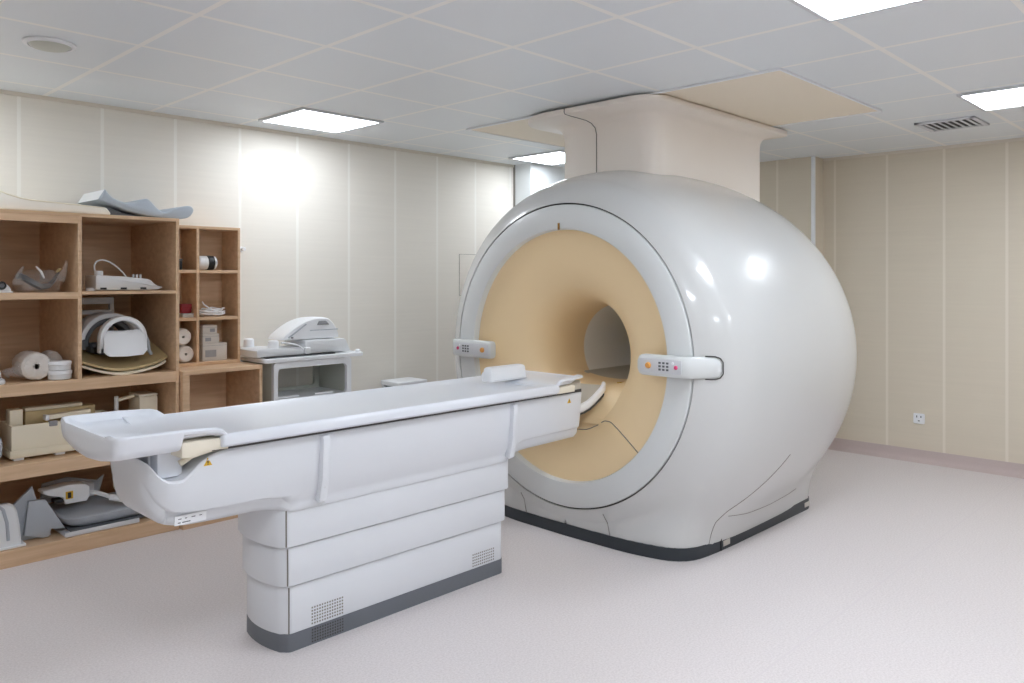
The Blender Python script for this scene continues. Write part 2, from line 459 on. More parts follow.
xs += [4.0 + .08 * i for i in range(13)] + [5.04, 5.06, 5.08, 5.10, 5.11, 5.122, 5.1235, 5.15, 5.2, 5.25, 5.3, 5.35, 5.4, 5.45, 5.5, 5.53, 5.56, 5.58, 5.60, 5.62, 5.635, 5.645, 5.65, 5.655, 5.66]
NT = 288
rings = [[body_pt(x, 2 * PI * k / NT) for k in range(NT)] for x in xs]
# short return at the front lip so the shell has thickness
rings = [[Vector((3.56, p.y, p.z)) for p in [Vector((0, YC + .88 * math.cos(2 * PI * k / NT), ZC + .88 * math.sin(2 * PI * k / NT))) for k in range(NT)]]] + rings
shell = finish('shell', loft(BM(), rings, cap0=False, cap1=False), 'shell', sm, ang=42)
# rear face / tunnel end
finish('rear_ring', lathe(BM(), [(.40, 5.60), (.37, 5.662), (.33, 5.665), (.278, 5.62), (.278, 5.5)], (0, YC, 1.03), axis='x', n=96), 'ring', sm)
finish('front_ring', lathe(BM(), [(.874, 3.56), (.874, 3.506), (.871, 3.498), (.862, 3.493), (.80, 3.487), (.745, 3.484), (.732, 3.487), (.728, 3.496), (.727, 3.56)], (0, YC, ZC), axis='x', n=160), 'ring', sm)
finish('ring_gap', lathe(BM(), [(.871, 3.556), (.871, 3.512), (.884, 3.512), (.884, 3.556)], (0, YC, ZC), axis='x', n=160), 'seam', sm)
fun = [(.732, 3.530), (.70, 3.532), (.64, 3.537), (.58, 3.548), (.52, 3.566), (.46, 3.594), (.40, 3.638), (.35, 3.70), (.315, 3.78), (.295, 3.88), (.285, 3.99), (.282, 4.10)]
fx = pchip([(r_, x_) for r_, x_ in sorted(fun)])
ff = []
for k in range(61):
    r_ = .732 - (.732 - .282) * (k / 60) ** .72
    ff.append((r_, fx(r_)))
funnel = finish('funnel', lathe(BM(), ff, (0, YC, ZC), axis='x', n=160), 'orange', sm)
# lower peach cover, its top edge a shallow U that peaks at both sides of the opening
czt = pchip([(3.598, .600), (3.62, .665), (3.65, .745), (3.69, .815), (3.74, .852), (3.85, .868), (4.02, .872)])
seam_pts = [(-.62, .48), (-.52, .56), (-.43, .625), (-.34, .672), (-.28, .69), (-.24, .688), (-.18, .655), (-.10, .622), (0, .612)]
def onf(dy, z, off=.0):
    r_ = math.hypot(dy, z - ZC)
    x = fx(min(max(r_, .283), .731))
    xc = 3.598
    while czt(xc) + .5 * dy * dy < z and xc < 4: xc += .002
    if xc > 3.599: x = min(x, xc)
    return Vector((x - off, YC + dy, z))
sp_ = pchip([(a, b_) for a, b_ in seam_pts])
line = [onf(-.62 + 1.24 * k / 80, sp_(-abs(-.62 + 1.24 * k / 80)), .001) for k in range(81)]
finish('lower_cover_seam', tube(BM(), line, .0028, 6), 'seam_soft', funnel)
finish('top_mark', box(BM(), 3.474, 3.482, YC - .006, YC + .006, ZC + .725, ZC + .765, .002), 'brass', funnel)
finish('tunnel_liner', lathe(BM(), [(.2835, 4.06), (.276, 4.09), (.276, 5.62)], (0, YC, ZC), axis='x', n=128), 'bore', sm)
# bed plate inside the tunnel and the white bridge in the mouth
bed = BM(); rg = []
for x in (3.99, 4.02, 5.55):
    rg.append([(x, YC + dy, z) for dy, z in ((-.225, .905), (-.19, .888), (-.12, .876), (0, .870), (.12, .876), (.19, .888), (.225, .905), (.2, .83), (.1, .80), (0, .79), (-.1, .80), (-.2, .83))])
finish('tunnel_bed', loft(bed, rg), 'bedgrey', sm)
# peach bridge cover filling the lower part of the mouth, dished along its middle
cv = BM(); rg = []

for x in (3.598, 3.606, 3.62, 3.635, 3.66, 3.70, 3.75, 3.80, 3.85, 3.90, 3.95, 3.99, 4.02):
    zt = czt(x); kk = .5
    half = .40 if x < 3.66 else .36
    rg.append([(x, YC - half + 2 * half * k / 24, zt + kk * (half * (2 * k / 24 - 1)) ** 2 * (1 if x > 3.6 else .6)) for k in range(25)] + [(x, YC + half, .45), (x, YC - half, .45)])
# keep the cover inside the funnel
for ring in rg:
    for i, q in enumerate(ring):
        dy = q[1] - YC; dz = q[2] - ZC; r_ = math.hypot(dy, dz); rmax = .29
        for rr, xx in ff:
            if xx <= q[0]: rmax = rr
        rmax += .012
        if r_ > rmax:
            ring[i] = (q[0], YC + dy * rmax / r_, ZC + dz * rmax / r_)
finish('bridge_cover', loft(cv, rg, cap0=False, cap1=False), 'orange', sm)
br = BM(); rg = []
bx = ((3.43, .15), (3.45, .16), (3.50, .16), (3.56, .16), (3.61, .16), (3.65, .16), (3.68, .16), (3.705, .155), (3.72, .145))
bz = pchip([(3.43, .730), (3.50, .735), (3.56, .750), (3.61, .772), (3.65, .795), (3.68, .813), (3.72, .838)])
for x, w in bx:
    z = bz(x)
    rg.append([(x, YC + dy, z + dz) for dy, dz in ((-w, .034), (0, .028), (w, .034), (w, 0), (0, -.01), (-w, 0))])
brg = finish('bridge', loft(br, rg), 'bedgrey', sm)
for sg in (-1, 1):
    br = BM(); rg = []
    for x, w in bx:
        z = bz(x) + .028
        rg.append([(x, YC + sg * (w + u), z + v) for u, v in ((-.022, .004), (-.018, .022), (-.006, .028), (.006, .024), (.012, .010), (.010, -.012), (.0, -.022), (-.02, -.02))])
    finish('bridge_rim', loft(br, rg), 'bright', brg)
    finish('bridge_shade_line', tube(BM(), [(x, YC + sg * (w + .006), bz(x) + .002) for x, w in bx[:-1]], .0055, 6), 'seam', brg)  # dark line laid in for the shade below the bridge rim
finish('warning_sticker', box(BM(), 3.79, 3.825, YC - .215, YC - .185, .8815, .8875, rot=Matrix.Rotation(R(-11), 4, 'X')), 'yellow', sm)

# dark band round the foot
def plan(off):
    pts = []
    ys = [(-.785, 0)]
    front = [(x, Wf(x)) for x in (3.545, 3.552, 3.56, 3.57, 3.585, 3.60, 3.63, 3.66, 3.70, 3.74, 3.80, 3.90, 4.1, 5.04, 5.08, 5.10, 5.122)]
    near = [(x, YC - w) for x, w in front]; far = [(x, YC + w) for x, w in reversed(front)]
    pts = [(3.537, YC)] + near + far
    cx = 4.33
    out = []
    n = len(pts)
    for i, p in enumerate(pts):
        a = Vector(pts[i - 1]); c = Vector(pts[(i + 1) % n]); d = (c - a).normalized()
        nrm = Vector((d.y, -d.x))
        if nrm.dot(Vector(p) - Vector((cx, YC))) < 0: nrm = -nrm
        out.append((p[0] + nrm.x * off, p[1] + nrm.y * off))
    return out
band = finish('foot_band', prism(BM(), plan(.007), 0.0, .068), 'dark', sm)
for x in (3.985, 5.02):
    finish('band_label', box(BM(), x - .035, x + .035, YC - .7945, YC - .79, .02, .05, .001), 'carton', band)
finish('band_split', box(BM(), 3.925, 3.931, YC - .7935, YC - .78, .002, .069), 'black', band)
# shell joints: thin dark lines following the surface
def shell_line(path, name, r=.0022, m='seam_soft'):
    pts = []
    for (xa, ta), (xb, tb) in zip(path, path[1:]):
        for k in range(14):
            u = k / 14; pts.append(body_pt(xa + (xb - xa) * u, ta + (tb - ta) * u, .0))
    pts.append(body_pt(path[-1][0], path[-1][1], 0))
    return finish(name, tube(BM(), pts, r, 6), m, shell)
def th_at(dy, z, x): return math.atan2(z - Zf(x), dy)
shell_line([(3.815, th_at(-.77, .075, 3.815)), (3.815, th_at(-.775, .235, 3.815)), (3.86, th_at(-.82, .29, 3.86)), (4.03, th_at(-.97, .41, 4.03)), (4.16, th_at(-1.08, .54, 4.16))], 'side_joint')
shell_line([(3.90, th_at(-.785, .27, 3.90)), (4.1, th_at(-.795, .235, 4.1)), (4.4, th_at(-.80, .215, 4.4)), (4.75, th_at(-.80, .235, 4.75))], 'skirt_joint')
for ya, yb in ((2.712, 2.686), (3.347, 3.322)):
    pts = []
    for k in range(9):
        u = k / 8; y = ya + (yb - ya) * u; z = .19 - .12 * u
        # find the shell station whose surface passes through (y, z) on the front face
        best = min((3.50 + .0015 * i for i in range(80)), key=lambda x: abs(body_r(x, math.atan2(z - Zf(x), y - YC)) - math.hypot(y - YC, z - Zf(x))))
        pts.append((best - .0005, y, z))
    finish('front_joint', tube(BM(), pts, .0024, 6), 'seam_soft', shell)

# control panels left and right of the opening
def control_panel(sgn):
    # path in plan: from the funnel across the ring and round onto the shell
    y_in = .585 if sgn < 0 else .52
    path = [(3.452, y_in), (3.4515, y_in + .006), (3.451, y_in + .022), (3.450, .70), (3.452, .855), (3.470, .893), (3.512, .925), (3.545, .972), (3.556, .990), (3.562, .998)]
    if sgn > 0: path = path[:6]
    z0, z1 = .998, 1.105
    b = BM(); rg = []
    n = len(path)
    def sect(i):
        p = Vector(path[i]); a = Vector(path[max(i - 1, 0)]); c = Vector(path[min(i + 1, n - 1)])
        d = (c - a).normalized(); nr = Vector((-d.y, d.x))
        if nr.x > 0: nr = -nr
        return p, nr
    for i in range(n):
        p, nr = sect(i)
        tf, tb = (.018, -.03) if i < 5 else ((.012, -.03) if i == 5 else (.004, -.03))
        e = .0
        zz0, zz1 = z0, z1
        ins = {0: .024, 1: .008}.get(i, 0)
        if sgn < 0: ins = {n - 1: .03, n - 2: .010}.get(i, ins)
        zz0, zz1 = z0 + ins, z1 - ins
        ring = []
        for (u, zz) in ((tb, zz0), (tf - .008, zz0), (tf, zz0 + .010), (tf, zz1 - .010), (tf - .008, zz1), (tb, zz1)):
            q = p + nr * u
            ring.append((q.x, YC + sgn * q.y, zz))
        rg.append(ring)
    o = finish('control_panel', loft(b, rg), 'ring', sm, ang=50)
    fxx = 3.433
    f = finish('panel_face', prism(BM(), rrect(*sorted((YC + sgn * (y_in + .018), YC + sgn * .850)), z0 + .017, z1 - .017, .008, 4), fxx - .0025, fxx + .003, .001, axis='x'), 'frame', o)
    # knob, displays, buttons
    kn = finish('amber_knob', lathe(BM(), [(0, -.014), (.013, -.014), (.016, -.008), (.016, .004)], (fxx, YC + sgn * (y_in + .068), 1.051), axis='x', n=24), 'gold', o)
    for k, dy in enumerate((.722, .745, .768)):
        bb = BM(); y = YC + sgn * dy
        for z_ in (1.034, 1.051, 1.068):
            box(bb, fxx - .0045, fxx - .002, y - .007, y + .007, z_ - .005, z_ + .005, .001)
        finish('display_keys', bb, 'darkgrey', o)
    finish('pink_button', lathe(BM(), [(0, -.008), (.008, -.008), (.011, -.004), (.011, .004)], (fxx, YC + sgn * .818, 1.050), axis='x', n=20), 'pink', o)
    finish('round_button', lathe(BM(), [(0, -.006), (.006, -.006), (.007, -.003), (.007, .004)], (fxx, YC + sgn * .800, 1.070), axis='x', n=16), 'bright', o)
    if sgn < 0:   # joint outline where the lug is let into the shell
        pts = []
        for (x, y), z in (((3.520, .930), z0 - .004), ((3.545, .972), z0 - .004), ((3.558, .992), z0 + .004), ((3.567, 1.004), z0 + .025), ((3.567, 1.004), z1 - .025), ((3.558, .992), z1 - .004), ((3.545, .972), z1 + .004), ((3.520, .930), z1 + .004)):
            pts.append((x - .002, YC - y - .003, z))
        finish('lug_joint', tube(BM(), pts, .003, 6), 'seam', o)
    return o
control_panel(-1); control_panel(1)

# ------------------------------------------------------------------ duct cover between scanner and ceiling
t = thing('duct_cover', 'warm white flared duct cover rising from the scanner to the ceiling', 'duct cover', (4.6, YC, 2.0))
def densify(pts, step=.05):
    out = []
    for i, a in enumerate(pts):
        c = pts[(i + 1) % len(pts)]; d = math.hypot(c[0] - a[0], c[1] - a[1]); n = max(1, int(d / step))
        out += [(a[0] + (c[0] - a[0]) * k / n, a[1] + (c[1] - a[1]) * k / n) for k in range(n)]
    return out
base_o = densify(rrect(3.92, 5.27, 2.645, 3.455, [.06, .22, .12, .06], 10))
b = BM(); rg = []
for z, e in ((1.95, 0), (2.30, 0), (2.40, 0), (2.44, .003), (2.47, .014), (2.488, .034), (2.499, .070), (2.506, .120), (2.510, .155), (2.514, .164), (2.520, .166), (2.541, .166), (2.546, .160)):
    ring = []
    for x, y in base_o:
        u = (x - 4.595) / .675; v = (y - 3.05) / .405
        X_ = x + (u * e * (1.1 if u > 0 else 1.2)); Y_ = y + v * e * (1.15 if v > 0 else .75)
        ring.append((X_, Y_, max(z, Zf(x) + math.sqrt(max(Rf(x) ** 2 - (y - 3.006) ** 2, 0)) + .001) if z < 2 else z))
    rg.append(ring)
cov = finish('cover', loft(b, rg, cap0=False), 'warm', t, ang=50)
finish('neck', prism(BM(), rrect(4.1, 5.3, 2.72, 3.34, .1, 6), 2.546, CEIL - .008), 'dark', t)
# joint running up the front face and swinging out over the flare
jp = []
for z, e, dy in ((2.10, 0, 0), (2.30, 0, 0), (2.40, 0, 0), (2.44, .003, .008), (2.47, .014, .028), (2.488, .034, .05), (2.499, .070, .075), (2.506, .12, .09), (2.512, .160, .095), (2.520, .166, .095), (2.543, .165, .095)):
    jp.append((3.92 - e * 1.2 - .0005, 3.075 + dy, z))
finish('joint', tube(BM(), jp, .0035, 6), 'seam_soft', cov)

# ------------------------------------------------------------------ patient table
YC = 3.02
tb = thing('patient_table', 'long white patient table docked at the scanner, on a grey plinth', 'patient table', (2.25, YC, 0))
def base_plan(h, xa, xb, bow, n=10, r=.03):
    """rounded rectangle with both short ends bowed outward"""
    pts = rrect(xa, xb, YC - h, YC + h, r, 5)
    pts2 = []
    q = [(xb, YC + h)]
    out = []
    def end(x, s):
        o = []
        for k in range(n + 1):
            y = -h + r + (2 * h - 2 * r) * k / n
            o.append((x + s * bow * (1 - (y / h) ** 2), YC + y))
        return o
    out += end(xb, 1)
    out += [(xb - r + r * math.cos(a), YC + h - r + r * math.sin(a)) for a in (PI / 8, PI / 4, 3 * PI / 8, PI / 2)]
    out += [(xa + r + r * math.cos(a), YC + h - r + r * math.sin(a)) for a in (PI / 2, 5 * PI / 8, 3 * PI / 4, 7 * PI / 8)]
    out += end(xa, -1)[::-1]
    out += [(xa + r - r * math.cos(a), YC - h + r - r * math.sin(a)) for a in (PI / 8, PI / 4, 3 * PI / 8, PI / 2)]
    out += [(xb - r + r * math.cos(a), YC - h + r - r * math.sin(a)) for a in (PI / 2, 3 * PI / 8, PI / 4, PI / 8)]
    return out
pl = finish('plinth', prism(BM(), base_plan(.168, 1.640, 2.875, .03), .0, .072), 'plinth', tb)
core = finish('inner_column', prism(BM(), base_plan(.15, 1.66, 2.85, .03), .07, .70), 'seam_soft', tb)
tiers = []
for nm, h, xa, xb, z0, z1 in (('lower_skirt', .166, 1.642, 2.873, .070, .262), ('middle_skirt', .180, 1.628, 2.885, .268, .424), ('upper_skirt', .194, 1.614, 2.895, .430, .60)):
    tiers.append(finish(nm, prism(BM(), base_plan(h, xa, xb, .035), z0, z1, .004), 'table', tb))
    # vertical joint between end cap and side
    finish('corner_joint', box(BM(), xa + .012, xa + .015, YC - h - .0012 + .001, YC - h + .012, z0 + .004, z1 - .004), 'seam_soft', tiers[-1])
# ventilation grilles: rows of small dark holes
def grille(x0, x1, z0, z1, y, m, parent, nx, nz):
    b = BM()
    for i in range(nx):
        for j in range(nz):
            x = x0 + (x1 - x0) * i / (nx - 1); z = z0 + (z1 - z0) * j / (nz - 1)
            box(b, x - .0032, x + .0032, y - .0012, y + .002, z - .0032, z + .0032)
    return finish('vent_grille', b, m, parent)
grille(1.76, 1.905, .085, .150, YC - .166, 'seam_soft', tiers[0], 13, 6)
grille(2.66, 2.80, .085, .140, YC - .166, 'seam_soft', tiers[0], 12, 5)
grille(1.76, 1.905, .012, .060, YC - .168, 'seam', pl, 13, 5)

# carriage: lofted along X
ztop = pchip([(1.085, .862), (1.10, .848), (1.12, .815), (1.15, .790), (1.19, .785), (1.225, .806), (1.265, .842), (1.31, .865), (1.37, .873), (1.5, .876), (3.42, .876)])
zbot = pchip([(1.085, .80), (1.09, .74), (1.10, .70), (1.12, .655), (1.15, .625), (1.19, .606), (1.24, .599), (1.35, .596), (1.50, .594), (1.60, .578), (1.66, .57), (2.84, .57), (2.88, .572), (2.93, .598), (3.0, .606), (3.405, .612), (3.42, .625)])
wtop = pchip([(1.085, .15), (1.095, .18), (1.115, .208), (1.15, .228), (1.22, .239), (1.4, .245), (3.39, .245), (3.412, .238), (3.42, .225)])
b = BM(); rg = []
cx = [1.085, 1.087, 1.09, 1.095, 1.10, 1.11, 1.12, 1.135, 1.15, 1.165, 1.18, 1.20, 1.22, 1.24, 1.26, 1.285, 1.31, 1.34, 1.37, 1.42, 1.5, 1.55, 1.6, 1.64, 1.68, 1.8, 2.2, 2.6, 2.8, 2.84, 2.86, 2.88, 2.9, 2.93, 2.97, 3.02, 3.2, 3.39, 3.405, 3.413, 3.42]
for x in cx:
    zt, zb, w = ztop(x), zbot(x), wtop(x)
    mid = 1.62 < x < 2.875
    half = []
    rb = .045 if not mid else .012
    wb = w - .035 if not mid else .205
    hgt = zt - zb
    rb = min(rb, hgt * .45)
    half.append((w - .006, zt)); half.append((w, zt - .008)); half.append((w - .006, zt - hgt * .35))
    if mid:
        half += [(w - .02, zb + hgt * .25), (wb + .004, zb + .05), (wb, zb + .03), (wb, zb + .012), (wb - .004, zb + .003), (wb - .012, zb), (wb - .03, zb)]
    else:
        st_ = min(.062, hgt * .4); dp = .026 if x > 1.15 and x < 2.0 else .008
        zs = zb + st_
        half += [(w - .016, zs + .012), (w - .020, zs + .003), (w - .020 - dp * .8, zs), (w - .022 - dp, zs - .006), (w - .026 - dp, zb + st_ * .45), (w - .045 - dp, zb + st_ * .12), (w - .085 - dp, zb)]
    ring = [(x, YC + u, v) for u, v in half] + [(x, YC - u, v) for u, v in reversed(half)]
    rg.append(ring)
car = finish('carriage', loft(b, rg), 'table', tb, ang=40)
# label strip under the foot end and warning triangles on the near side
lbl = finish('rating_label', box(BM(), 1.185, 1.30, YC - .1965, YC - .1925, .618, .652, rot=Matrix.Rotation(R(6), 4, 'X')), 'bright', car)
for u, w_, z_ in ((-.05, .012, .642), (-.022, .008, .642), (.012, .014, .642), (.045, .010, .642), (-.052, .010, .628), (-.02, .030, .628)):
    finish('label_mark', box(BM(), 1.2425 + u * .8 - w_ / 2, 1.2425 + u * .8 + w_ / 2, YC - .1972 + (.642 - z_) * .1, YC - .195, z_ - .0035, z_ + .0035), 'darkgrey', lbl)
def triangle(x, z, s, y):
    b = BM(); prism(b, [(x - s, z - s * .8), (x + s, z - s * .8), (x, z + s * .95)], y - .0015, y + .004, axis='y')
    o = finish('warning_sticker', b, 'yellow', car)
    b2 = BM(); box(b2, x - s * .13, x + s * .13, y - .0025, y - .001, z - s * .25, z + s * .35); box(b2, x - s * .12, x + s * .12, y - .0025, y - .001, z - s * .6, z - s * .4)
    finish('sticker_mark', b2, 'black', o)
triangle(1.285, .838, .016, YC - .2405)
triangle(3.30, .835, .014, YC - .2440)
# near side vertical strap rails
for x in (1.765, 2.86):
    for s in (-1,):
        b = BM()
        prof = [(YC + s * .236, .868), (YC + s * .262, .868), (YC + s * .270, .855), (YC + s * .262, .70), (YC + s * .240, .60), (YC + s * .228, .592), (YC + s * .20, .60)]
        prism(b, prof, x - .017, x + .017, .005, axis='x')
        rl = finish('side_rail', b, 'table', car)
        for z_ in (.66, .78):
            finish('rail_screw', lathe(BM(), [(0, -.002), (.005, -.002), (.006, 0), (.006, .004)], (x, YC + s * (.2485 + (z_ - .63) * .10), z_), axis='y', n=14), 'frame', rl)
# sliding gap and tabletop
finish('slide_track', box(BM(), 1.30, 3.405, YC - .243, YC + .243, .874, .890), 'seam', tb)
b = BM(); rg = []
for x, e in ((1.318, .012), (1.322, .004), (1.33, 0), (3.155, 0), (3.163, .004), (3.168, .012)):
    w = .298 - e
    h = [(w - .03, .934 - e * .3), (w - .012, .940 - e * .5), (w - .003, .934 - e * .5), (w, .920), (w - .004, .900), (w - .018, .890 + e * .3), (w - .05, .888 + e * .3)]
    top = [(u, .931 - .016 * (1 - (u / .27) ** 2) - e * .3) for u in (.2, .1, 0, -.1, -.2)]
    ring = [(x, YC + u, z) for u, z in h[::-1]] + [(x, YC + u, z) for u, z in top] + [(x, YC - u, z) for u, z in h]
    rg.append(ring)
finish('tabletop', loft(b, rg), 'top', tb, ang=40)
# foot-end tray: scooped shell with raised rim
def tray_section(x, wout, rim, floor_, bot, inner, wb):
    o = [(wout, rim - .006), (wout - .006, rim), (wout - .016, rim), (inner, floor_ + .012), (inner - .03, floor_)]
    return [(x, YC + u, z) for u, z in o] + [(x, YC - u, z) for u, z in reversed(o)] + \
           [(x, YC - wout + .002, rim - .014), (x, YC - wb - (wout - wb) * .55, bot + (rim - bot) * .35), (x, YC - wb, bot + .004), (x, YC - wb + .06, bot - .010), (x, YC - wb + .15, bot - .024), (x, YC, bot - .030), (x, YC + wb - .15, bot - .024), (x, YC + wb - .06, bot - .010), (x, YC + wb, bot + .004), (x, YC + wb + (wout - wb) * .55, bot + (rim - bot) * .35), (x, YC + wout - .002, rim - .014)]
b = BM()
rg = [tray_section(.948, .235, .966, .962, .930, .215, .215), tray_section(.951, .265, .972, .967, .910, .245, .24),
      tray_section(.958, .282, .976, .964, .899, .258, .252), tray_section(.970, .294, .977, .954, .895, .268, .260),
      tray_section(.99, .30, .977, .944, .894, .273, .266), tray_section(1.04, .301, .977, .935, .895, .275, .268),
      tray_section(1.165, .301, .975, .932, .896, .275, .27), tray_section(1.172, .301, .975, .932, .900, .275, .272),
      tray_section(1.176, .301, .975, .932, .950, .275, .288), tray_section(1.29, .300, .968, .932, .940, .273, .286),
      tray_section(1.315, .298, .960, .932, .930, .268, .28), tray_section(1.334, .294, .944, .932, .924, .262, .27)]
tray = finish('foot_tray', loft(b, rg), 'top', tb, ang=45)
finish('tray_bracket', box(BM(), 1.13, 1.22, YC - .18, YC + .18, .79, .90, .008), 'top', tb)
finish('tray_hinge', box(BM(), 1.12, 1.16, YC - .12, YC + .12, .82, .868, .006), 'white', tb)
blk = BM()
prism(blk, [(1.178, .872), (1.178, .925), (1.316, .925), (1.332, .91), (1.332, .886), (1.26, .880), (1.22, .868)], YC - .272, YC + .272, .006, axis='y')
finish('foot_block', blk, 'cream', tb)
finish('slide_arm', tube(BM(), [(1.19, YC - .225, .845), (1.23, YC - .228, .868), (1.30, YC - .232, .882), (1.36, YC - .235, .884)], .012, 10), 'cream', tb)
# head end: thin raised flange with a cream block under it
b = BM(); rg = []
for x, rim, fl, bt, w in ((3.150, .940, .920, .90, .296), (3.162, .954, .921, .905, .299), (3.178, .963, .922, .912, .301), (3.195, .966, .923, .930, .302), (3.285, .968, .925, .938, .298), (3.37, .970, .952, .954, .285), (3.395, .969, .960, .957, .255)):
    o = [(w, rim - .006), (w - .006, rim), (w - .016, rim), (w - .03, fl + .01), (w - .06, fl)]
    rg.append([(x, YC + u, z) for u, z in o] + [(x, YC - u, z) for u, z in reversed(o)] + [(x, YC - w + .002, rim - .012), (x, YC - w + .05, bt), (x, YC + w - .05, bt), (x, YC + w - .002, rim - .012)])
finish('end_cap', prism(BM(), rrect(3.30, 3.42, YC - .24, YC + .24, .03, 5), .880, .935, .006), 'bedgrey', tb)
finish('head_flange', loft(b, rg), 'top', tb, ang=45)
finish('head_block', prism(BM(), [(3.165, .886), (3.165, .918), (3.20, .922), (3.305, .924), (3.318, .92), (3.316, .886)], YC - .272, YC + .272, .006, axis='y'), 'cream', tb)
# white foam block on the tabletop
t = thing('head_cushion', 'white block cushion lying on the tabletop near the scanner', 'cushion', (3.128, 3.10, .93))
b = BM()
rg = []
for z, e in ((.920, .006), (.923, .0), (.930, 0), (.988, .006), (.996, .012), (.999, .02)):
    rg.append([(x, y, z + .017) for x, y in rrect(2.985 + e, 3.27 - e, 3.06 + e, 3.135 - e, .012, 5)])
finish('pad', loft(b, rg), 'bright', t)
b = BM(); tube(b, [(x, 3.061, .945) for x in (3.01, 3.1, 3.24)], .002, 6)
finish('base_seam', b, 'frame', t)

# ------------------------------------------------------------------ wooden shelving
def board(nm, x0, x1, y0, y1, z0, z1, parent, m='wood', bev=.0015):
    return finish(nm, box(BM(), x0, x1, y0, y1, z0, z1, bev, 1), m, parent)
YB = 5.44
sh = thing('shelf_unit', 'large open beech shelf unit standing on the floor against the left wall', 'shelf unit', (1.32, 4.95, 0))
FY = 4.73
board('side_panel', 1.992, 2.012, FY, YB, 0, 1.857, sh)
board('side_panel', .60, .62, FY, YB, 0, 1.857, sh)
board('back_panel', .62, 1.992, YB - .008, YB, .08, 1.84, sh)
board('top_board', .62, 1.992, FY, YB - .008, 1.838, 1.857, sh)
board('fascia', .62, 1.456, FY, FY + .02, 1.800, 1.838, sh)
board('divider', 1.456, 1.476, FY, YB - .008, .947, 1.838, sh)
board('shelf_board', .62, 1.456, FY, YB - .008, 1.388, 1.424, sh)
board('shelf_board', 1.476, 1.992, FY, YB - .008, 1.410, 1.428, sh)
board('shelf_board', .62, 1.992, FY, YB - .008, .885, .947, sh)
board('shelf_board', .62, 1.992, FY, YB - .008, .450, .525, sh)
board('bottom_board', .62, 1.992, FY, YB - .008, .0, .085, sh)

YB = 5.163
ss = thing('pigeonhole_shelf', 'narrow beech pigeonhole shelf of six cells standing on the low cabinet', 'shelf', (2.257, 5.05, .946))
SY = 4.93
board('side_panel', 2.014, 2.030, SY, YB, .946, 1.832, ss)
board('side_panel', 2.482, 2.500, SY, YB, .946, 1.832, ss)
board('divider', 2.206, 2.224, SY, YB - .008, .966, 1.814, ss)
board('top_board', 2.030, 2.482, SY, YB - .008, 1.814, 1.832, ss)
board('bottom_board', 2.030, 2.482, SY, YB - .008, .946, .966, ss)
board('back_panel', 2.030, 2.482, YB - .008, YB, .946, 1.832, ss)
for z in (1.553, 1.252):
    board('shelf_board', 2.030, 2.206, SY, YB - .008, z - .02, z, ss)
    board('shelf_board', 2.224, 2.482, SY, YB - .008, z - .02, z, ss)

lc = thing('low_cabinet', 'low open beech cabinet under the pigeonhole shelf', 'cabinet', (2.28, 4.94, 0))
CY = 4.695
board('side_panel', 2.018, 2.060, CY, YB, 0, .920, lc)
board('side_panel', 2.512, 2.532, CY, YB, 0, .920, lc)
board('top_board', 2.018, 2.532, CY, YB, .920, .945, lc)
board('back_panel', 2.060, 2.512, YB - .01, YB, .06, .920, lc)
board('bottom_board', 2.060, 2.512, CY, YB - .01, 0, .085, lc)

# ------------------------------------------------------------------ on top of the shelf unit
def smooth_prof(pts, n=6, closed=False):
    """Catmull-Rom through 2-D points"""
    P = [Vector(p) for p in pts]; out = []
    for i in range(len(P) - 1):
        p0 = P[max(i - 1, 0)]; p1 = P[i]; p2 = P[i + 1]; p3 = P[min(i + 2, len(P) - 1)]
        for k in range(n):
            t = k / n
            out.append(tuple(.5 * ((2 * p1) + (-p0 + p2) * t + (2 * p0 - 5 * p1 + 4 * p2 - p3) * t * t + (-p0 + 3 * p1 - 3 * p2 + p3) * t ** 3)))
    out.append(tuple(P[-1])); return out
t = thing('foam_mattress', 'long cream foam mattress lying on top of the large shelf unit', 'mattress', (1.12, 4.93, 1.858))
topp = smooth_prof([(.60, 1.955), (.85, 1.962), (1.06, 1.958), (1.14, 1.938), (1.22, 1.920), (1.38, 1.911), (1.60, 1.900)], 5)
finish('pad', prism(BM(), topp + [(1.615, 1.893), (1.632, 1.870), (1.632, 1.859), (.60, 1.859)], 4.752, 5.12, .006, axis='y'), 'mattress', t, ang=50)
finish('piping', tube(BM(), [(x, 4.754, z - .004) for x, z in topp], .004, 6), 'ivory', t)

t = thing('wave_cushion', 'pale blue-grey wavy cushion lying on top of the shelf unit, beside the cream mattress', 'cushion', (1.85, 4.92, 1.858))
upp = smooth_prof([(1.612, 2.004), (1.66, 1.955), (1.745, 1.934), (1.81, 1.958), (1.85, 1.964), (1.905, 1.912), (1.95, 1.893), (2.02, 1.925), (2.095, 1.941), (2.12, 1.915), (2.095, 1.876), (2.04, 1.860), (1.885, 1.8615), (1.75, 1.885), (1.66, 1.915), (1.578, 1.945)], 5)
b = BM()
prism(b, upp, 4.775, 5.13, .008, axis='y')
finish('pad', b, 'bluegrey', t, ang=50)
finish('end_face', prism(BM(), [(1.606, 1.999), (1.611, 2.003), (1.5785, 1.949), (1.573, 1.945)], 4.785, 5.12, axis='y'), 'bright', t)
finish('dark_wedge', prism(BM(), [(1.637, 1.859), (1.637, 1.905), (1.72, 1.875), (1.80, 1.861)], 4.80, 5.10, axis='y'), 'darkgrey', t)  # dark grey wedge filling the low space under the cushion

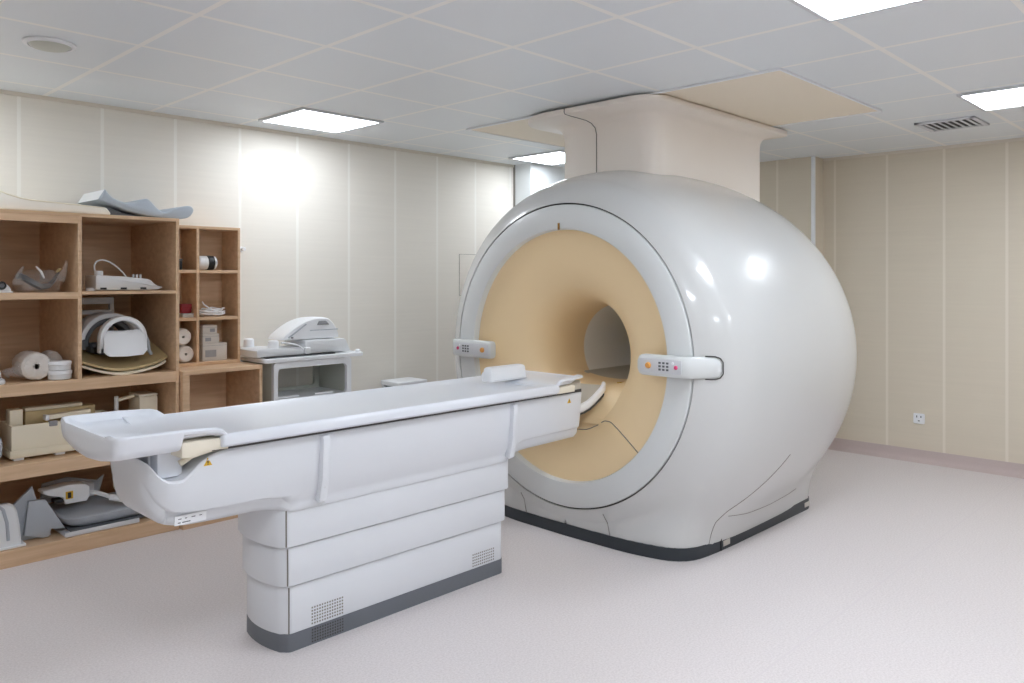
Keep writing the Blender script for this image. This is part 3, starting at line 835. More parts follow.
# ------------------------------------------------------------------ soft / wrapped shapes
def blob(center, rx, ry, rz, amp, freq, seed, seg=36, rg=20, flat=None, pw=2.0):
    rnd = random.Random(seed); ph = [(rnd.uniform(0, 6), rnd.uniform(0, 6), rnd.uniform(.6, 1.6)) for _ in range(7)]
    b = bmesh.new(); bmesh.ops.create_uvsphere(b, u_segments=seg, v_segments=rg, radius=1)
    for v in b.verts:
        n = v.co.copy()
        d = sum(math.sin(n.x * freq * f + a) * math.cos(n.y * freq * f + c + n.z * freq) for a, c, f in ph) / 7
        s = 1 + amp * d
        p = Vector([math.copysign(abs(q) ** (2.0 / pw), q) for q in n])
        v.co = Vector((center[0] + p.x * rx * s, center[1] + p.y * ry * s, center[2] + p.z * rz * s))
        if flat is not None and v.co.z < flat: v.co.z = flat
    return b
def roll(b, c, r, length, axis, hole=.25, n=28):
    h = length / 2
    lathe(b, [(r * hole, -h + .012), (r * hole, -h), (r * .8, -h - .003), (r * .96, -h + .006), (r, -h + .015), (r, h - .015), (r * .96, h - .006), (r * .8, h), (r * hole, h), (r * hole, h - .012), (0, h - .012)], c, axis=axis, n=n)
    return b

# upper left bay
t = thing('plastic_bag', 'crumpled clear plastic bag on the upper left shelf, around a dark strap', 'bag', (1.32, 4.92, 1.424))
finish('film', blob((1.318, 4.95, 1.472), .115, .12, .07, .45, 5.5, 5, 48, 28, 1.427, 2.4), 'film', t)
b = BM()
tube(b, [(1.40, 4.85, 1.49), (1.42, 4.84, 1.54), (1.435, 4.85, 1.585), (1.43, 4.86, 1.60)], [.028, .016, .008, .002], 10)
finish('twist', b, 'film', t)
finish('twist', tube(BM(), [(1.20, 4.86, 1.47), (1.20, 4.85, 1.52), (1.225, 4.85, 1.565)], [.03, .014, .004], 10), 'film', t)
t = thing('soft_strap', 'dark slate strap folded in a V inside the clear plastic bag', 'strap', (1.33, 4.92, 1.43))
b = BM(); rg = []
for x, z, w_ in ((1.21, 1.515, .022), (1.24, 1.505, .035), (1.28, 1.478, .045), (1.32, 1.455, .05), (1.36, 1.458, .045), (1.385, 1.485, .04), (1.405, 1.52, .03)):
    rg.append([(x - .004, 4.91 - w_, z - .012), (x + .004, 4.91 - w_, z + .010), (x + .006, 4.91, z + .016), (x + .004, 4.91 + w_, z + .010), (x - .004, 4.91 + w_, z - .012), (x - .006, 4.91, z - .018)])
finish('band', loft(b, rg), 'darkgrey', t)
finish('clip', tube(BM(), [(1.285, 4.855, 1.565), (1.31, 4.855, 1.535), (1.325, 4.858, 1.50)], [.004, .007, .005], 8), 'bright', t)
finish('buckle', tube(BM(), [(1.392, 4.875, 1.535), (1.403, 4.872, 1.548), (1.414, 4.873, 1.552)], [.007, .009, .005], 8), 'tan', t)
t = thing('viewer_device', 'white device with a round black lens at the left end of the upper shelf', 'device', (1.07, 4.84, 1.424))
b = BM(); rg = []
for x, z1 in ((.98, 1.475), (.99, 1.485), (1.09, 1.488), (1.125, 1.476), (1.145, 1.455), (1.150, 1.445)):
    rg.append([(x, y, z) for y, z in rrect(4.785, 4.93, 1.4245, z1, .008, 4)])
finish('body', loft(b, rg), 'white', t)
finish('lens', lathe(BM(), [(.011, -.006), (.019, -.008), (.022, -.003), (.022, .004)], (1.108, 4.785, 1.462), axis='y', n=28), 'black', t)
finish('lens_glass', lathe(BM(), [(0, -.004), (.011, -.005), (.011, 0)], (1.108, 4.785, 1.462), axis='y', n=24), 'darkgrey', t)
finish('base_plate', box(BM(), .97, 1.16, 4.78, 4.94, 1.4243, 1.432, .003), 'bright', t)

# lower left bay
t = thing('wrapped_bundle', 'large white roll wrapped in film, beside the two round tubs', 'wrapped roll', (1.27, 4.90, .947))
b = BM(); roll(b, (1.275, 4.90, 1.026), .074, .20, 'y', .2)
bmesh.ops.subdivide_edges(b, edges=b.edges[:], cuts=1)
rnd = random.Random(3)
for v in b.verts:
    v.co += Vector((rnd.uniform(-.003, .003), rnd.uniform(-.003, .003), rnd.uniform(-.003, .003)))
finish('roll', b, 'fabric', t)
finish('film_twist', tube(BM(), [(1.21, 4.85, 1.01), (1.18, 4.84, 1.0), (1.155, 4.84, 1.005), (1.135, 4.84, .99)], [.05, .03, .022, .03], 12), 'film', t)
t = thing('gauze_bundle', 'soft white rounded bundle behind the two round tubs', 'bundle', (1.375, 4.97, .947))
finish('bundle', blob((1.40, 5.02, 1.02), .045, .10, .07, .16, 4, 11, 32, 20, .949, 2.6), 'fabric', t)
finish('tie_band', lathe(BM(), [(.046, -.008), (.05, -.006), (.05, .006), (.046, .008)], (1.40, 4.97, 1.02), axis='y', n=32, sy=1.3), 'white', t)
tin = thing('round_tub', 'small round white tub, lower of two stacked on the shelf', 'tub', (1.388, 4.81, .948), 'stacked round tubs')
finish('tub_body', lathe(BM(), [(0, .948), (.054, .948), (.058, .952), (.058, .976)], (1.388, 4.81, 0), n=40), 'white', tin)
finish('tub_lid', lathe(BM(), [(.058, .977), (.0605, .978), (.0605, .992), (.057, .9975), (0, .998)], (1.388, 4.81, 0), n=40), 'bright', tin)
copy_tree(tin, (1.386, 4.81, .9985), 'small round white tub, upper of two stacked on the shelf')
t = thing('dome_pad', 'small white dome on a flat foot at the left end of the lower shelf', 'dome', (1.06, 4.82, .947))
finish('foot', lathe(BM(), [(0, .948), (.075, .948), (.078, .956), (.072, .972), (.05, .982), (0, .984)], (1.055, 4.82, 0), n=36), 'white', t)
finish('dome', lathe(BM(), [(.055, .980), (.058, 1.0), (.048, 1.03), (.025, 1.05), (0, 1.056)], (1.055, 4.82, 0), n=36), 'bright', t)

# upper middle bay: flat coil
t = thing('paddle_coil', 'flat white wedge-nosed scanner coil with a looped cable on the upper shelf', 'coil', (1.75, 4.88, 1.428))
pr = [(1.570, 1.436), (1.570, 1.512), (1.576, 1.518), (1.70, 1.512), (1.855, 1.497), (1.875, 1.488), (1.895, 1.468), (1.915, 1.456), (1.942, 1.450), (1.942, 1.444), (1.915, 1.434), (1.86, 1.432), (1.60, 1.432)]
finish('body', prism(BM(), pr, 4.80, 4.98, .006, axis='y'), 'white', t)
for x in (1.61, 1.72, 1.83):
    finish('grip_recess', box(BM(), x - .017, x + .017, 4.797, 4.803, 1.436, 1.447, .002), 'black', t)
finish('plug', lathe(BM(), [(0, 1.543), (.020, 1.543), (.023, 1.538), (.023, 1.512)], (1.598, 4.84, 0), n=24), 'white', t)
for x in (1.795, 1.815, 1.835):
    finish('peg', lathe(BM(), [(0, 1.524), (.0055, 1.524), (.0065, 1.52), (.0065, 1.495)], (x, 4.86, 0), n=14), 'white', t)
finish('foot', lathe(BM(), [(0, 1.446), (.022, 1.446), (.025, 1.440), (.025, 1.429), (0, 1.429)], (1.555, 4.84, 0), n=24), 'white', t)
cb = smooth_prof([(1.585, 1.54), (1.582, 1.575), (1.60, 1.60), (1.64, 1.603), (1.69, 1.577), (1.73, 1.54), (1.755, 1.508)], 6)
finish('cable', tube(BM(), [(x, 4.86, z) for x, z in cb], .0045, 8), 'white', t)

# lower middle bay: two tan pads and a head coil
def sheet(x0, x1, zc, k, y0, th, m, parent, nm, lift):
    b = BM(); nx, ny = 26, 12; top = []; bot = []
    for j in range(ny + 1):
        r1 = []; r2 = []
        for i in range(nx + 1):
            x = x0 + (x1 - x0) * i / nx; u = (2 * i / nx - 1)
            yf = y0 + .07 * u * u
            y = yf + (5.10 - yf) * j / ny
            z = zc + k * u * u + lift * (j / ny) + .003 * math.sin(5 * u + j * .4)
            r1.append(b.verts.new((x, y, z + th))); r2.append(b.verts.new((x, y, z)))
        top.append(r1); bot.append(r2)
    for j in range(ny):
        for i in range(nx):
            b.faces.new((top[j][i], top[j][i + 1], top[j + 1][i + 1], top[j + 1][i]))
            b.faces.new((bot[j][i], bot[j + 1][i], bot[j + 1][i + 1], bot[j][i + 1]))
    for i in range(nx):
        b.faces.new((top[0][i], bot[0][i], bot[0][i + 1], top[0][i + 1])); b.faces.new((top[ny][i], top[ny][i + 1], bot[ny][i + 1], bot[ny][i]))
    for j in range(ny):
        b.faces.new((top[j][0], top[j + 1][0], bot[j + 1][0], bot[j][0])); b.faces.new((top[j][nx], bot[j][nx], bot[j + 1][nx], top[j + 1][nx]))
    return finish(nm, b, m, parent)
t = thing('curved_pad', 'lower of two curved tan pads under the white head coil, with pale rim', 'pad', (1.735, 4.92, .948))
sheet(1.50, 1.972, .9485, .05, 4.755, .012, 'ivory', t, 'pad', .04)
t = thing('curved_pad', 'upper of two curved tan pads, directly under the white head coil', 'pad', (1.735, 4.92, .97))
sheet(1.495, 1.985, .972, .052, 4.765, .012, 'tan', t, 'pad', .07)

t = thing('head_coil', 'white arched head coil with a bright face pad, resting on the tan pads', 'head coil', (1.71, 4.90, 1.0))
b = BM(); n = 30
def arch(rad, w0, w1, cx_, cz, y0, y1, sx=1.0, leg=.10):
    """half-ring band with straight legs, thickness w, between y0 and y1"""
    pts_o = [(cx_ + rad * sx, cz - leg)] + [(cx_ + rad * sx * math.cos(PI * k / n), cz + rad * math.sin(PI * k / n)) for k in range(n + 1)] + [(cx_ - rad * sx, cz - leg)]
    pts_i = [(cx_ + (rad - w0) * sx, cz - leg)] + [(cx_ + (rad - w0) * sx * math.cos(PI * k / n), cz + (rad - w0) * math.sin(PI * k / n)) for k in range(n + 1)] + [(cx_ - (rad - w0) * sx, cz - leg)]
    b = BM(); rg = []
    for (ox, oz), (ix, iz) in zip(pts_o, pts_i):
        e = .006
        rg.append([(ox, y0 + e, oz), (ox, y1 - e, oz), (ox + (ix - ox) * .15, y1, oz + (iz - oz) * .15), (ix + (ox - ix) * .15, y1, iz + (oz - iz) * .15), (ix, y1 - e, iz), (ix, y0 + e, iz), (ix + (ox - ix) * .15, y0, iz + (oz - iz) * .15), (ox + (ix - ox) * .15, y0, oz + (iz - oz) * .15)])
    return loft(b, rg)
finish('shell', arch(.172, .03, 0, 1.69, 1.125, 4.91, 5.08, 1.0, .02), 'frame', t, ang=45)
finish('inner_shell', arch(.140, .03, 0, 1.69, 1.125, 4.94, 5.07, 1.0, .02), 'darkgrey', t, ang=45)
finish('front_arch', arch(.132, .028, 0, 1.722, 1.150, 4.80, 4.85, 1.0, .075), 'bright', t, ang=45)
for dx in (-.148, .148):
    finish('shell_slot', prism(BM(), rrect(1.69 + dx - .012, 1.69 + dx + .012, 1.09, 1.15, .011, 5), 4.904, 4.914, .002, axis='y'), 'darkgrey', t)
b = BM(); rg = []
for k in range(9):
    u = k / 8; z = 1.052 + .138 * u; y = 4.765 + .05 * u - .012 * math.sin(PI * u); hw = .122 - .010 * u
    if k in (0, 8): hw -= .018
    rg.append([(1.722 - hw, y + .004, z + .012), (1.722 - hw + .012, y - .006, z + .004), (1.722, y - .012, z), (1.722 + hw - .012, y - .006, z + .004), (1.722 + hw, y + .004, z + .012), (1.722 + hw - .01, y + .018, z + .010), (1.722, y + .014, z + .006), (1.722 - hw + .01, y + .018, z + .010)])
finish('face_pad', loft(b, rg), 'bright', t)
for dx in (-.115, .115):
    finish('pad_hinge', box(BM(), 1.722 + dx - .016, 1.722 + dx + .016, 4.80, 4.91, 1.065, 1.105, .006), 'black', t)
finish('cradle', box(BM(), 1.60, 1.79, 4.96, 5.07, 1.064, 1.12, .01), 'darkgrey', t)
finish('side_lever', tube(BM(), [(1.865, 4.86, 1.16), (1.88, 4.86, 1.12), (1.885, 4.86, 1.07), (1.90, 4.86, 1.045)], .010, 10), 'grey', t)
t = thing('coil_stand', 'pale grey folded frame standing behind the white head coil', 'stand', (1.66, 5.13, .96))
for x in (1.585, 1.765):
    finish('upright', box(BM(), x - .012, x + .012, 5.115, 5.145, 1.04, 1.375, .004), 'frame', t)
finish('crossbar', box(BM(), 1.573, 1.777, 5.112, 5.148, 1.345, 1.385, .006), 'frame', t)
finish('crossbar', box(BM(), 1.573, 1.777, 5.112, 5.148, 1.285, 1.31, .004), 'frame', t)
finish('foot_bar', box(BM(), 1.55, 1.80, 5.105, 5.150, 1.028, 1.05, .005), 'frame', t)

# pigeonhole contents
t = thing('tape_roll', 'white roll with a wide black band in the top right pigeonhole', 'tape roll', (2.30, 5.02, 1.554))
finish('roll', roll(BM(), (2.305, 5.01, 1.600), .045, .12, 'x', .45), 'white', t)
finish('black_band', lathe(BM(), [(.0452, -.022), (.0465, -.02), (.0465, .02), (.0452, .022)], (2.325, 5.01, 1.600), axis='x', n=32), 'black', t)
t = thing('black_case', 'small black case in the top left pigeonhole', 'case', (2.15, 5.03, 1.554))
finish('case', box(BM(), 2.06, 2.125, 4.95, 5.10, 1.5535, 1.61, .006), 'black', t)
finish('lid', box(BM(), 2.059, 2.126, 4.948, 5.102, 1.611, 1.622, .003), 'darkgrey', t)
t = thing('red_pouch', 'small dark red pouch in the middle left pigeonhole', 'pouch', (2.165, 5.03, 1.28))
finish('pouch', box(BM(), 2.135, 2.203, 4.99, 5.07, 1.277, 1.338, .012, 3), 'red', t)
finish('flap', box(BM(), 2.137, 2.201, 4.985, 4.992, 1.305, 1.338, .003), 'red', t)
t = thing('white_booklet', 'thin white booklet lying under the red pouch', 'booklet', (2.165, 5.03, 1.253))
finish('pages', box(BM(), 2.134, 2.204, 4.965, 5.10, 1.2525, 1.272, .002), 'carton', t)
finish('cover', box(BM(), 2.133, 2.205, 4.962, 5.10, 1.2725, 1.276, .001), 'bright', t)
t = thing('coiled_cable', 'loose white cable coiled on a flat pad in the middle right pigeonhole', 'cable', (2.34, 5.03, 1.253))
b = BM()
pts = []
for k in range(150):
    a = 2 * PI * k / 24; rr = .060 + .014 * math.sin(k * .37)
    pts.append((2.345 + rr * 1.25 * math.cos(a), 5.03 + rr * .9 * math.sin(a), 1.262 + .00028 * k + .004 * math.sin(k * .9)))
finish('loops', tube(b, pts, .005, 7), 'bright', t)
finish('tail', tube(BM(), [(2.27, 4.99, 1.35), (2.28, 4.985, 1.33), (2.31, 4.975, 1.308), (2.35, 4.97, 1.29), (2.40, 4.975, 1.275)], .0045, 7), 'bright', t)
t = thing('gauze_roll', 'round white gauze roll, lower of two in the bottom left pigeonhole', 'gauze roll', (2.150, 5.03, .967), 'gauze rolls in the pigeonhole')
finish('roll', roll(BM(), (2.150, 5.03, 1.0215), .0535, .15, 'y', .15), 'fabric', t)
finish('wrapper', lathe(BM(), [(.0537, -.05), (.0541, -.045), (.0541, .045), (.0537, .05)], (2.150, 5.03, 1.0215), axis='y', n=30), 'carton', t)
u = copy_tree(t, (2.134, 5.03, 1.0765), 'round white gauze roll, upper of two in the bottom left pigeonhole')
def carton(x0, x1, z0, z1, label, pr_):
    t = thing('small_carton', label, 'box', ((x0 + x1) / 2, 5.04, z0), 'cartons in the pigeonhole')
    finish('carton', box(BM(), x0, x1, 4.965, 5.13, z0, z1, .002), 'carton', t)
    finish('lid_line', box(BM(), x0 - .0008, x1 + .0008, 4.9642, 5.1308, z1 - .016, z1 - .014), 'print', t)
    finish('printed_patch', box(BM(), x0 + (x1 - x0) * pr_[0], x0 + (x1 - x0) * pr_[1], 4.9638, 4.966, z0 + (z1 - z0) * .22, z0 + (z1 - z0) * .62), 'print', t)
carton(2.262, 2.425, .967, 1.080, 'largest pale grey carton at the bottom of the pigeonhole stack', (.1, .55))
carton(2.262, 2.372, 1.081, 1.140, 'middle pale grey carton of the pigeonhole stack', (.15, .5))
carton(2.262, 2.357, 1.141, 1.197, 'topmost pale grey carton of the pigeonhole stack', (.5, .85))

# wide open bay: ivory crate and neighbours
t = thing('ivory_crate', 'open ivory plastic crate full of bars in the wide middle bay', 'crate', (1.40, 4.96, .526))
b = BM()
x0, x1, y0, y1 = 1.165, 1.70, 4.84, 5.08
box(b, x0, x1, y0, y0 + .014, .555, .712, .004)
finish('front_wall', b, 'ivory', t)
finish('rear_wall', box(BM(), x0, x1, y1 - .014, y1, .555, .712, .004), 'ivory', t)
finish('end_wall', box(BM(), x0, x0 + .014, y0 + .014, y1 - .014, .555, .712, .004), 'ivory', t)
finish('end_wall', box(BM(), x1 - .014, x1, y0 + .014, y1 - .014, .555, .712, .004), 'ivory', t)
finish('base', box(BM(), x0 - .008, x1 + .008, y0 - .008, y1 + .008, .540, .580, .004), 'ivory', t)
finish('corner_block', box(BM(), 1.172, 1.235, 4.90, 4.98, .60, .790, .005), 'ivory', t)
for x in (1.20, 1.40, 1.62):
    finish('foot', box(BM(), x - .025, x + .025, y0 + .0, y0 + .05, .526, .541, .003), 'white', t)
finish('latch', box(BM(), 1.345, 1.385, y0 - .006, y0 + .016, .690, .718, .002), 'print', t)
t = thing('white_bar', 'long white bar lying across the top of the ivory crate', 'bar', (1.43, 4.87, .713))
finish('bar', box(BM(), 1.335, 1.56, 4.845, 4.89, .730, .755, .005, rot=Matrix.Rotation(R(-3), 4, 'Y')), 'ivory', t)
finish('bar_end', box(BM(), 1.328, 1.348, 4.842, 4.893, .722, .750, .004), 'bright', t)
t = thing('wooden_slat', 'brown slat behind the white bar in the ivory crate', 'slat', (1.42, 4.99, .70))
finish('slat', box(BM(), 1.26, 1.62, 4.96, 5.02, .60, .765, .006), 'tan', t)
finish('top_strip', box(BM(), 1.26, 1.55, 4.955, 5.025, .766, .786, .005), 'ivory', t)
t = thing('clamp_post', 'short white post with a cross arm beside the ivory crate', 'post', (1.735, 4.96, .526))
finish('post', lathe(BM(), [(0, .526), (.030, .526), (.030, .534), (.012, .54), (.012, .80), (0, .804)], (1.735, 4.96, 0), n=20), 'white', t)
finish('cross_arm', tube(BM(), [(1.735, 4.96, .775), (1.79, 4.955, .787), (1.832, 4.95, .797)], .010, 10), 'ivory', t)
t = thing('beige_block', 'beige block standing at the right end of the wide middle bay', 'block', (1.90, 5.0, .526))
finish('block', box(BM(), 1.845, 1.955, 4.90, 5.08, .526, .79, .01), 'ivory', t)
finish('end_cap', box(BM(), 1.845, 1.955, 4.905, 5.075, .791, .803, .004), 'cream', t)
t = thing('grey_bolster', 'rounded grey-blue bolster at the left end of the wide middle bay', 'bolster', (1.02, 4.85, .526))
finish('pad', blob((1.005, 4.86, .612), .115, .10, .084, .02, 3, 2, 40, 24, .528, 3.4), 'bluegrey', t)
finish('piping', lathe(BM(), [(.079, -.004), (.082, 0), (.079, .004)], (1.005, 4.86, .612), axis='x', n=36, sx=1.2), 'grey', t)

# bottom bay
t = thing('white_holder', 'white shell holder on a flat foot at the left end of the bottom bay', 'holder', (1.12, 4.84, .086))
finish('foot_plate', box(BM(), .98, 1.215, 4.76, 4.86, .0865, .10, .004), 'bright', t)
b = BM(); rg = []
for z, e in ((.10, 0), (.20, .008), (.27, .018), (.30, .03), (.315, .05)):
    rg.append([(x, y, z) for x, y in rrect(.99 + e, 1.20 - e, 4.772 + e * .6, 4.86 - e * .5, .02, 5)])
finish('shell', loft(b, rg), 'white', t)
finish('strap', tube(BM(), [(1.135, 4.772, .13), (1.13, 4.776, .22), (1.115, 4.785, .29), (1.09, 4.80, .322), (1.06, 4.825, .325)], .008, 8), 'grey', t)
t = thing('folded_panel', 'stepped grey foam panel leaning upright in the bottom bay', 'foam panel', (1.27, 4.90, .086))
finish('panel', prism(BM(), [(1.225, .118), (1.245, .30), (1.325, .295), (1.425, .115), (1.355, .128), (1.342, .088), (1.315, .0875)], 4.835, 4.86, .003, axis='y'), 'grey', t)
finish('rear_fold', prism(BM(), [(1.18, .088), (1.14, .25), (1.27, .37), (1.29, .295), (1.36, .088)], 4.862, 4.885, .003, axis='y'), 'grey', t)
t = thing('thin_tray', 'thin pale grey tray lying under the wedge cushion', 'tray', (1.58, 4.84, .086))
finish('plate', box(BM(), 1.40, 1.79, 4.755, 4.97, .0868, .096, .003), 'frame', t)
finish('rim', box(BM(), 1.40, 1.79, 4.75, 4.758, .0868, .112, .002), 'frame', t)
t = thing('wedge_cushion', 'grey wedge cushion with a rounded front lying in the bottom bay', 'cushion', (1.61, 4.89, .10))
b = BM(); rg = []
for z, e in ((.113, .045), (.125, .028), (.15, .01), (.172, 0), (.178, .004), (.181, .012)):
    rg.append([(x, y, z + (y - 4.78) * .06) for x, y in rrect(1.40 + e, 1.92 - e * .3, 4.768 + e, 5.10, [.01, .01, .09, .05], 6)])
finish('pad', loft(b, rg), 'grey', t)
finish('base_sheet', box(BM(), 1.44, 1.91, 4.80, 5.09, .097, .112, .002), 'darkgrey', t)
t = thing('coil_connector', 'white connector box with a dark label, lying on the wedge cushion', 'connector', (1.44, 4.93, .21))
pr = [(1.325, .302), (1.33, .315), (1.46, .328), (1.54, .318), (1.565, .30), (1.565, .245), (1.55, .222), (1.44, .222), (1.43, .262), (1.36, .285)]
finish('housing', prism(BM(), [(a, c + .012) for a, c in pr], 4.885, 4.985, .005, axis='y'), 'white', t)
finish('label_patch', box(BM(), 1.440, 1.478, 4.8825, 4.886, .262, .304, .001), 'yellow', t)
finish('label_centre', box(BM(), 1.450, 1.468, 4.881, 4.8828, .267, .299, .0005), 'black', t)
finish('pins', box(BM(), 1.39, 1.438, 4.90, 4.97, .244, .262, .003), 'black', t)
cb = [(1.56, 4.92, .274), (1.60, 4.89, .270), (1.63, 4.87, .258), (1.66, 4.85, .242)]
finish('cable', tube(BM(), cb, [.014, .012, .012, .012], 10), 'white', t)
finish('cable_sleeve', tube(BM(), [(1.655, 4.85, .238), (1.66, 4.847, .240), (1.74, 4.80, .220), (1.765, 4.785, .213), (1.77, 4.782, .212)], [.008, .018, .020, .020, .010], 14), 'bright', t)
finish('cable_tail', tube(BM(), [(1.77, 4.782, .212), (1.82, 4.77, .20), (1.88, 4.775, .192), (1.93, 4.80, .192)], .006, 8), 'white', t)
t = thing('grey_sheet', 'bent grey plastic sheet standing behind the connector box', 'sheet', (1.52, 5.07, .2))
finish('sheet', prism(BM(), [(1.36, .215), (1.37, .33), (1.50, .345), (1.66, .30), (1.70, .325), (1.67, .215)], 5.06, 5.075, .002, axis='y'), 'grey', t)
finish('fold', prism(BM(), [(1.52, .215), (1.52, .325), (1.64, .292), (1.64, .215)], 5.04, 5.058, .002, axis='y'), 'frame', t)
t = thing('tan_roll', 'tan roll lying at the back right of the bottom bay', 'roll', (1.82, 5.1, .21))
finish('roll', roll(BM(), (1.80, 5.03, .246), .042, .13, 'y', .35), 'tan', t)
finish('core', lathe(BM(), [(.010, -.069), (.015, -.069), (.015, .06)], (1.80, 5.03, .246), axis='y', n=20), 'wood', t)

# ------------------------------------------------------------------ white equipment cart beside the cabinet
ct = thing('equipment_cart', 'white open-fronted cart standing beside the low beech cabinet', 'cart', (2.9, 4.92, 0))
def ring_frame(out, inn, y0, y1):
    """frame between two outlines with the same point count"""
    b = BM()
    loft(b, [[(x, y0, z) for x, z in out], [(x, y0, z) for x, z in inn], [(x, y1, z) for x, z in inn], [(x, y1, z) for x, z in out], [(x, y0, z) for x, z in out]], cap0=False, cap1=False)
    bmesh.ops.remove_doubles(b, verts=b.verts, dist=1e-6); return b
cf = 4.72
b = BM(); rg = []
for z, e in ((.949, .006), (.952, 0), (.972, 0), (.977, .004)):
    rg.append([(x, y, z) for x, y in rrect(2.548 + e, 3.315 - e, cf - .03 + e, 5.155 - e, .025, 5)])
finish('top', loft(b, rg), 'bright', ct)
finish('front_frame', ring_frame(rrect(2.625, 3.225, .16, .945, .02, 6), rrect(2.655, 3.19, .70, .905, .03, 6), cf, cf + .03), 'bright', ct)
finish('rear_frame', ring_frame(rrect(2.625, 3.225, .16, .945, .02, 6), rrect(2.68, 3.17, .72, .93, .02, 6), 5.11, 5.135), 'greencart', ct)
finish('side_panel', box(BM(), 2.625, 2.64, cf + .03, 5.11, .16, .945, .002), 'greencart', ct)
finish('side_panel', box(BM(), 3.21, 3.225, cf + .03, 5.11, .16, .945, .002), 'greencart', ct)
finish('shelf', box(BM(), 2.64, 3.21, cf + .03, 5.11, .685, .70, .002), 'white', ct)
finish('shelf_lip', box(BM(), 2.66, 2.83, cf + .031, cf + .05, .701, .716, .004), 'bright', ct)
finish('shelf_lip', box(BM(), 2.95, 3.10, cf + .031, cf + .05, .701, .716, .004), 'bright', ct)
finish('lower_shelf', box(BM(), 2.64, 3.21, cf + .03, 5.11, .16, .18, .002), 'white', ct)
finish('corner_knob', lathe(BM(), [(.018, .977), (.018, .99), (.012, .997), (0, .999)], (3.28, cf + .0, 0), n=20), 'bright', ct)
for x in (2.66, 3.19):
    for y in (4.77, 5.08):
        c = BM(); tube(c, [(x, y, .165), (x, y, .10)], .012, 12)
        cs = finish('caster', c, 'frame', ct)
        finish('wheel', lathe(BM(), [(.012, -.012), (.040, -.014), (.048, -.008), (.048, .008), (.040, .014), (.012, .012)], (x, y, .0485), axis='x', n=24), 'darkgrey', cs)
# things on the cart
t = thing('rubber_mat', 'thin black mat under the white coils on the cart', 'mat', (2.8, 4.85, .978))
b = BM(); prism(b, rrect(2.575, 3.10, 4.715, 5.0, .02, 4), .9785, .985, .002)
finish('mat', b, 'black', t)
finish('mat_edge', box(BM(), 2.60, 3.03, 4.709, 4.7145, .9785, .9835, .001), 'darkgrey', t)
t = thing('helmet_coil', 'large white helmet-shaped coil with a dark window on the cart', 'head coil', (2.98, 4.92, .986))
bp_ = [(2.875, .987), (2.875, 1.070), (2.885, 1.080), (3.185, 1.076), (3.20, 1.066), (3.235, .995), (3.23, .987)]
finish('base_tray', prism(BM(), bp_, 4.745, 5.03, .008, axis='y'), 'white', t)
hp = smooth_prof([(2.715, 1.087), (2.735, 1.115), (2.80, 1.163), (2.88, 1.205), (2.96, 1.226), (3.06, 1.228), (3.10, 1.212), (3.14, 1.165), (3.163, 1.12), (3.168, 1.085)], 5)
b = BM(); rg = []
for y, sc_ in ((4.78, .93), (4.79, .97), (4.81, .99), (4.84, 1), (4.93, 1), (4.96, .985), (4.98, .95)):
    rg.append([(2.96 + (x - 2.96) * (.3 + .7 * sc_), y, 1.085 + (z - 1.085) * sc_) for x, z in hp])
hel = finish('helmet', loft(b, rg), 'bright', t)
finish('split_line', box(BM(), 2.93, 3.155, 4.7785, 4.80, 1.140, 1.146, .001), 'grey', t)
finish('window', prism(BM(), [(2.985, 1.178), (3.0, 1.205), (3.055, 1.205), (3.08, 1.178)], 4.773, 4.80, .003, axis='y'), 'print', t)
finish('slot', prism(BM(), [(2.762, 1.103), (2.77, 1.097), (2.905, 1.185), (2.897, 1.191)], 4.776, 4.80, .001, axis='y'), 'grey', t)
finish('front_latch', box(BM(), 2.785, 2.80, 4.772, 4.80, 1.095, 1.105, .003), 'darkgrey', t)
t = thing('coil_box', 'low white coil box with two round knobs at the left end of the cart', 'coil', (2.61, 4.85, .978))
finish('box_body', prism(BM(), [(2.515, .9865), (2.515, 1.03), (2.53, 1.042), (2.66, 1.040), (2.86, 1.030), (2.868, 1.02), (2.868, .9865)], 4.735, 5.0, .008, axis='y'), 'white', t)
finish('knob', lathe(BM(), [(0, 1.098), (.026, 1.098), (.033, 1.090), (.035, 1.038)], (2.57, 4.95, 0), n=24), 'bright', t)
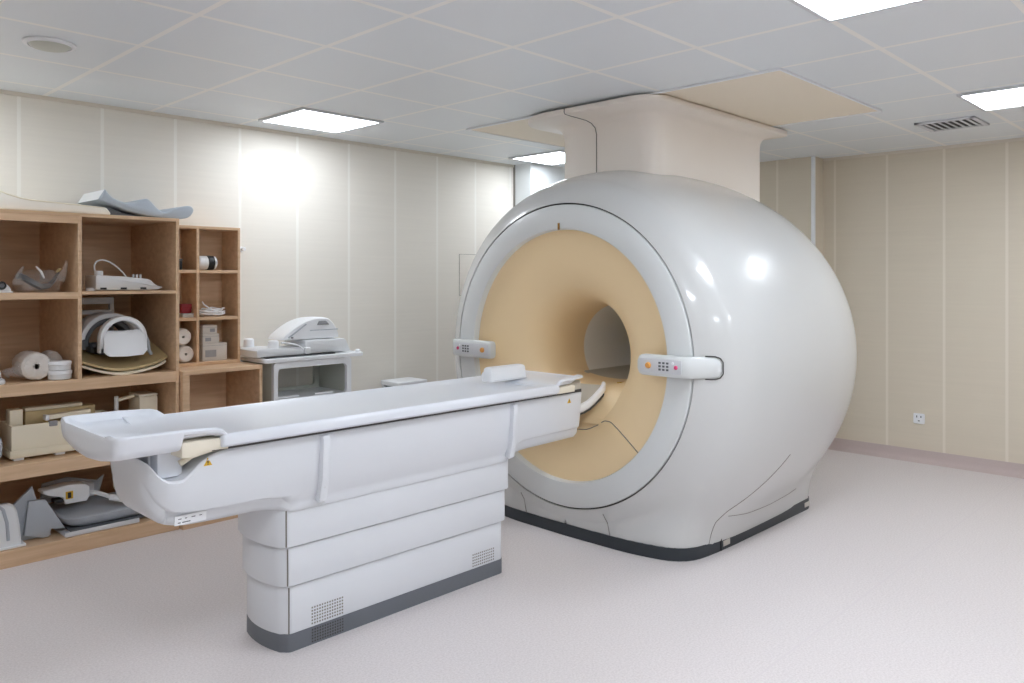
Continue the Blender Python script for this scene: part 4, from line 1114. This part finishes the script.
finish('knob', lathe(BM(), [(0, 1.088), (.028, 1.088), (.035, 1.08), (.037, 1.035)], (2.665, 4.80, 0), n=24), 'bright', t)
cb = [(2.69, 4.80, 1.075)]
cb = smooth_prof([(2.69, 1.075), (2.76, 1.065), (2.83, 1.04), (2.865, 1.0), (2.87, .996)], 5)
finish('cable', tube(BM(), [(x, 4.738, z) for x, z in cb], .006, 8), 'bright', t)
finish('plug', box(BM(), 2.855, 2.895, 4.71, 4.742, .99, 1.035, .006), 'white', t)

# small white side table glimpsed behind the patient table
t = thing('side_table', 'small white side table against the left wall behind the patient table', 'side table', (3.90, 4.98, 0))
b = BM(); rg = []
for z, e in ((.664, .004), (.668, 0), (.694, 0), (.698, .004)):
    rg.append([(x, y, z) for x, y in rrect(3.75 + e, 4.045 - e, 4.86 + e, 5.10 - e, .02, 5)])
finish('tabletop', loft(b, rg), 'bright', t)
finish('apron', box(BM(), 3.78, 4.02, 4.885, 5.07, .60, .664, .003), 'grey', t)
for x in (3.775, 4.02):
    for y in (4.885, 5.075):
        finish('leg', box(BM(), x - .014, x + .014, y - .014, y + .014, 0, .664, .003), 'white', t)
# ------------------------------------------------------------------ camera and output look
cam_d = bpy.data.cameras.new('camera'); cam = bpy.data.objects.new('camera', cam_d); COL.objects.link(cam)
cam.location = (0, 0, 1.5); cam.rotation_euler = (R(90), 0, R(44.2 - 90))
cam_d.sensor_width = 36; cam_d.lens = 793 / 1024 * 36; cam_d.shift_y = -(341.5 - 278.3) / 1024
cam_d.clip_start = 0.05
sc.camera = cam
w = bpy.data.worlds.new('world'); sc.world = w; w.use_nodes = True
w.node_tree.nodes['Background'].inputs[0].default_value = (0.9, 0.95, 1, 1)
w.node_tree.nodes['Background'].inputs[1].default_value = 0.0
sc.view_settings.view_transform = 'Standard'; sc.view_settings.look = 'None'
sc.view_settings.gamma = 1; sc.view_settings.use_curve_mapping = False
sc.view_settings.exposure = 0.06
sc.cycles.max_bounces = 10; sc.cycles.diffuse_bounces = 6; sc.cycles.caustics_reflective = False; sc.cycles.caustics_refractive = False
sc.cycles.sample_clamp_indirect = 4
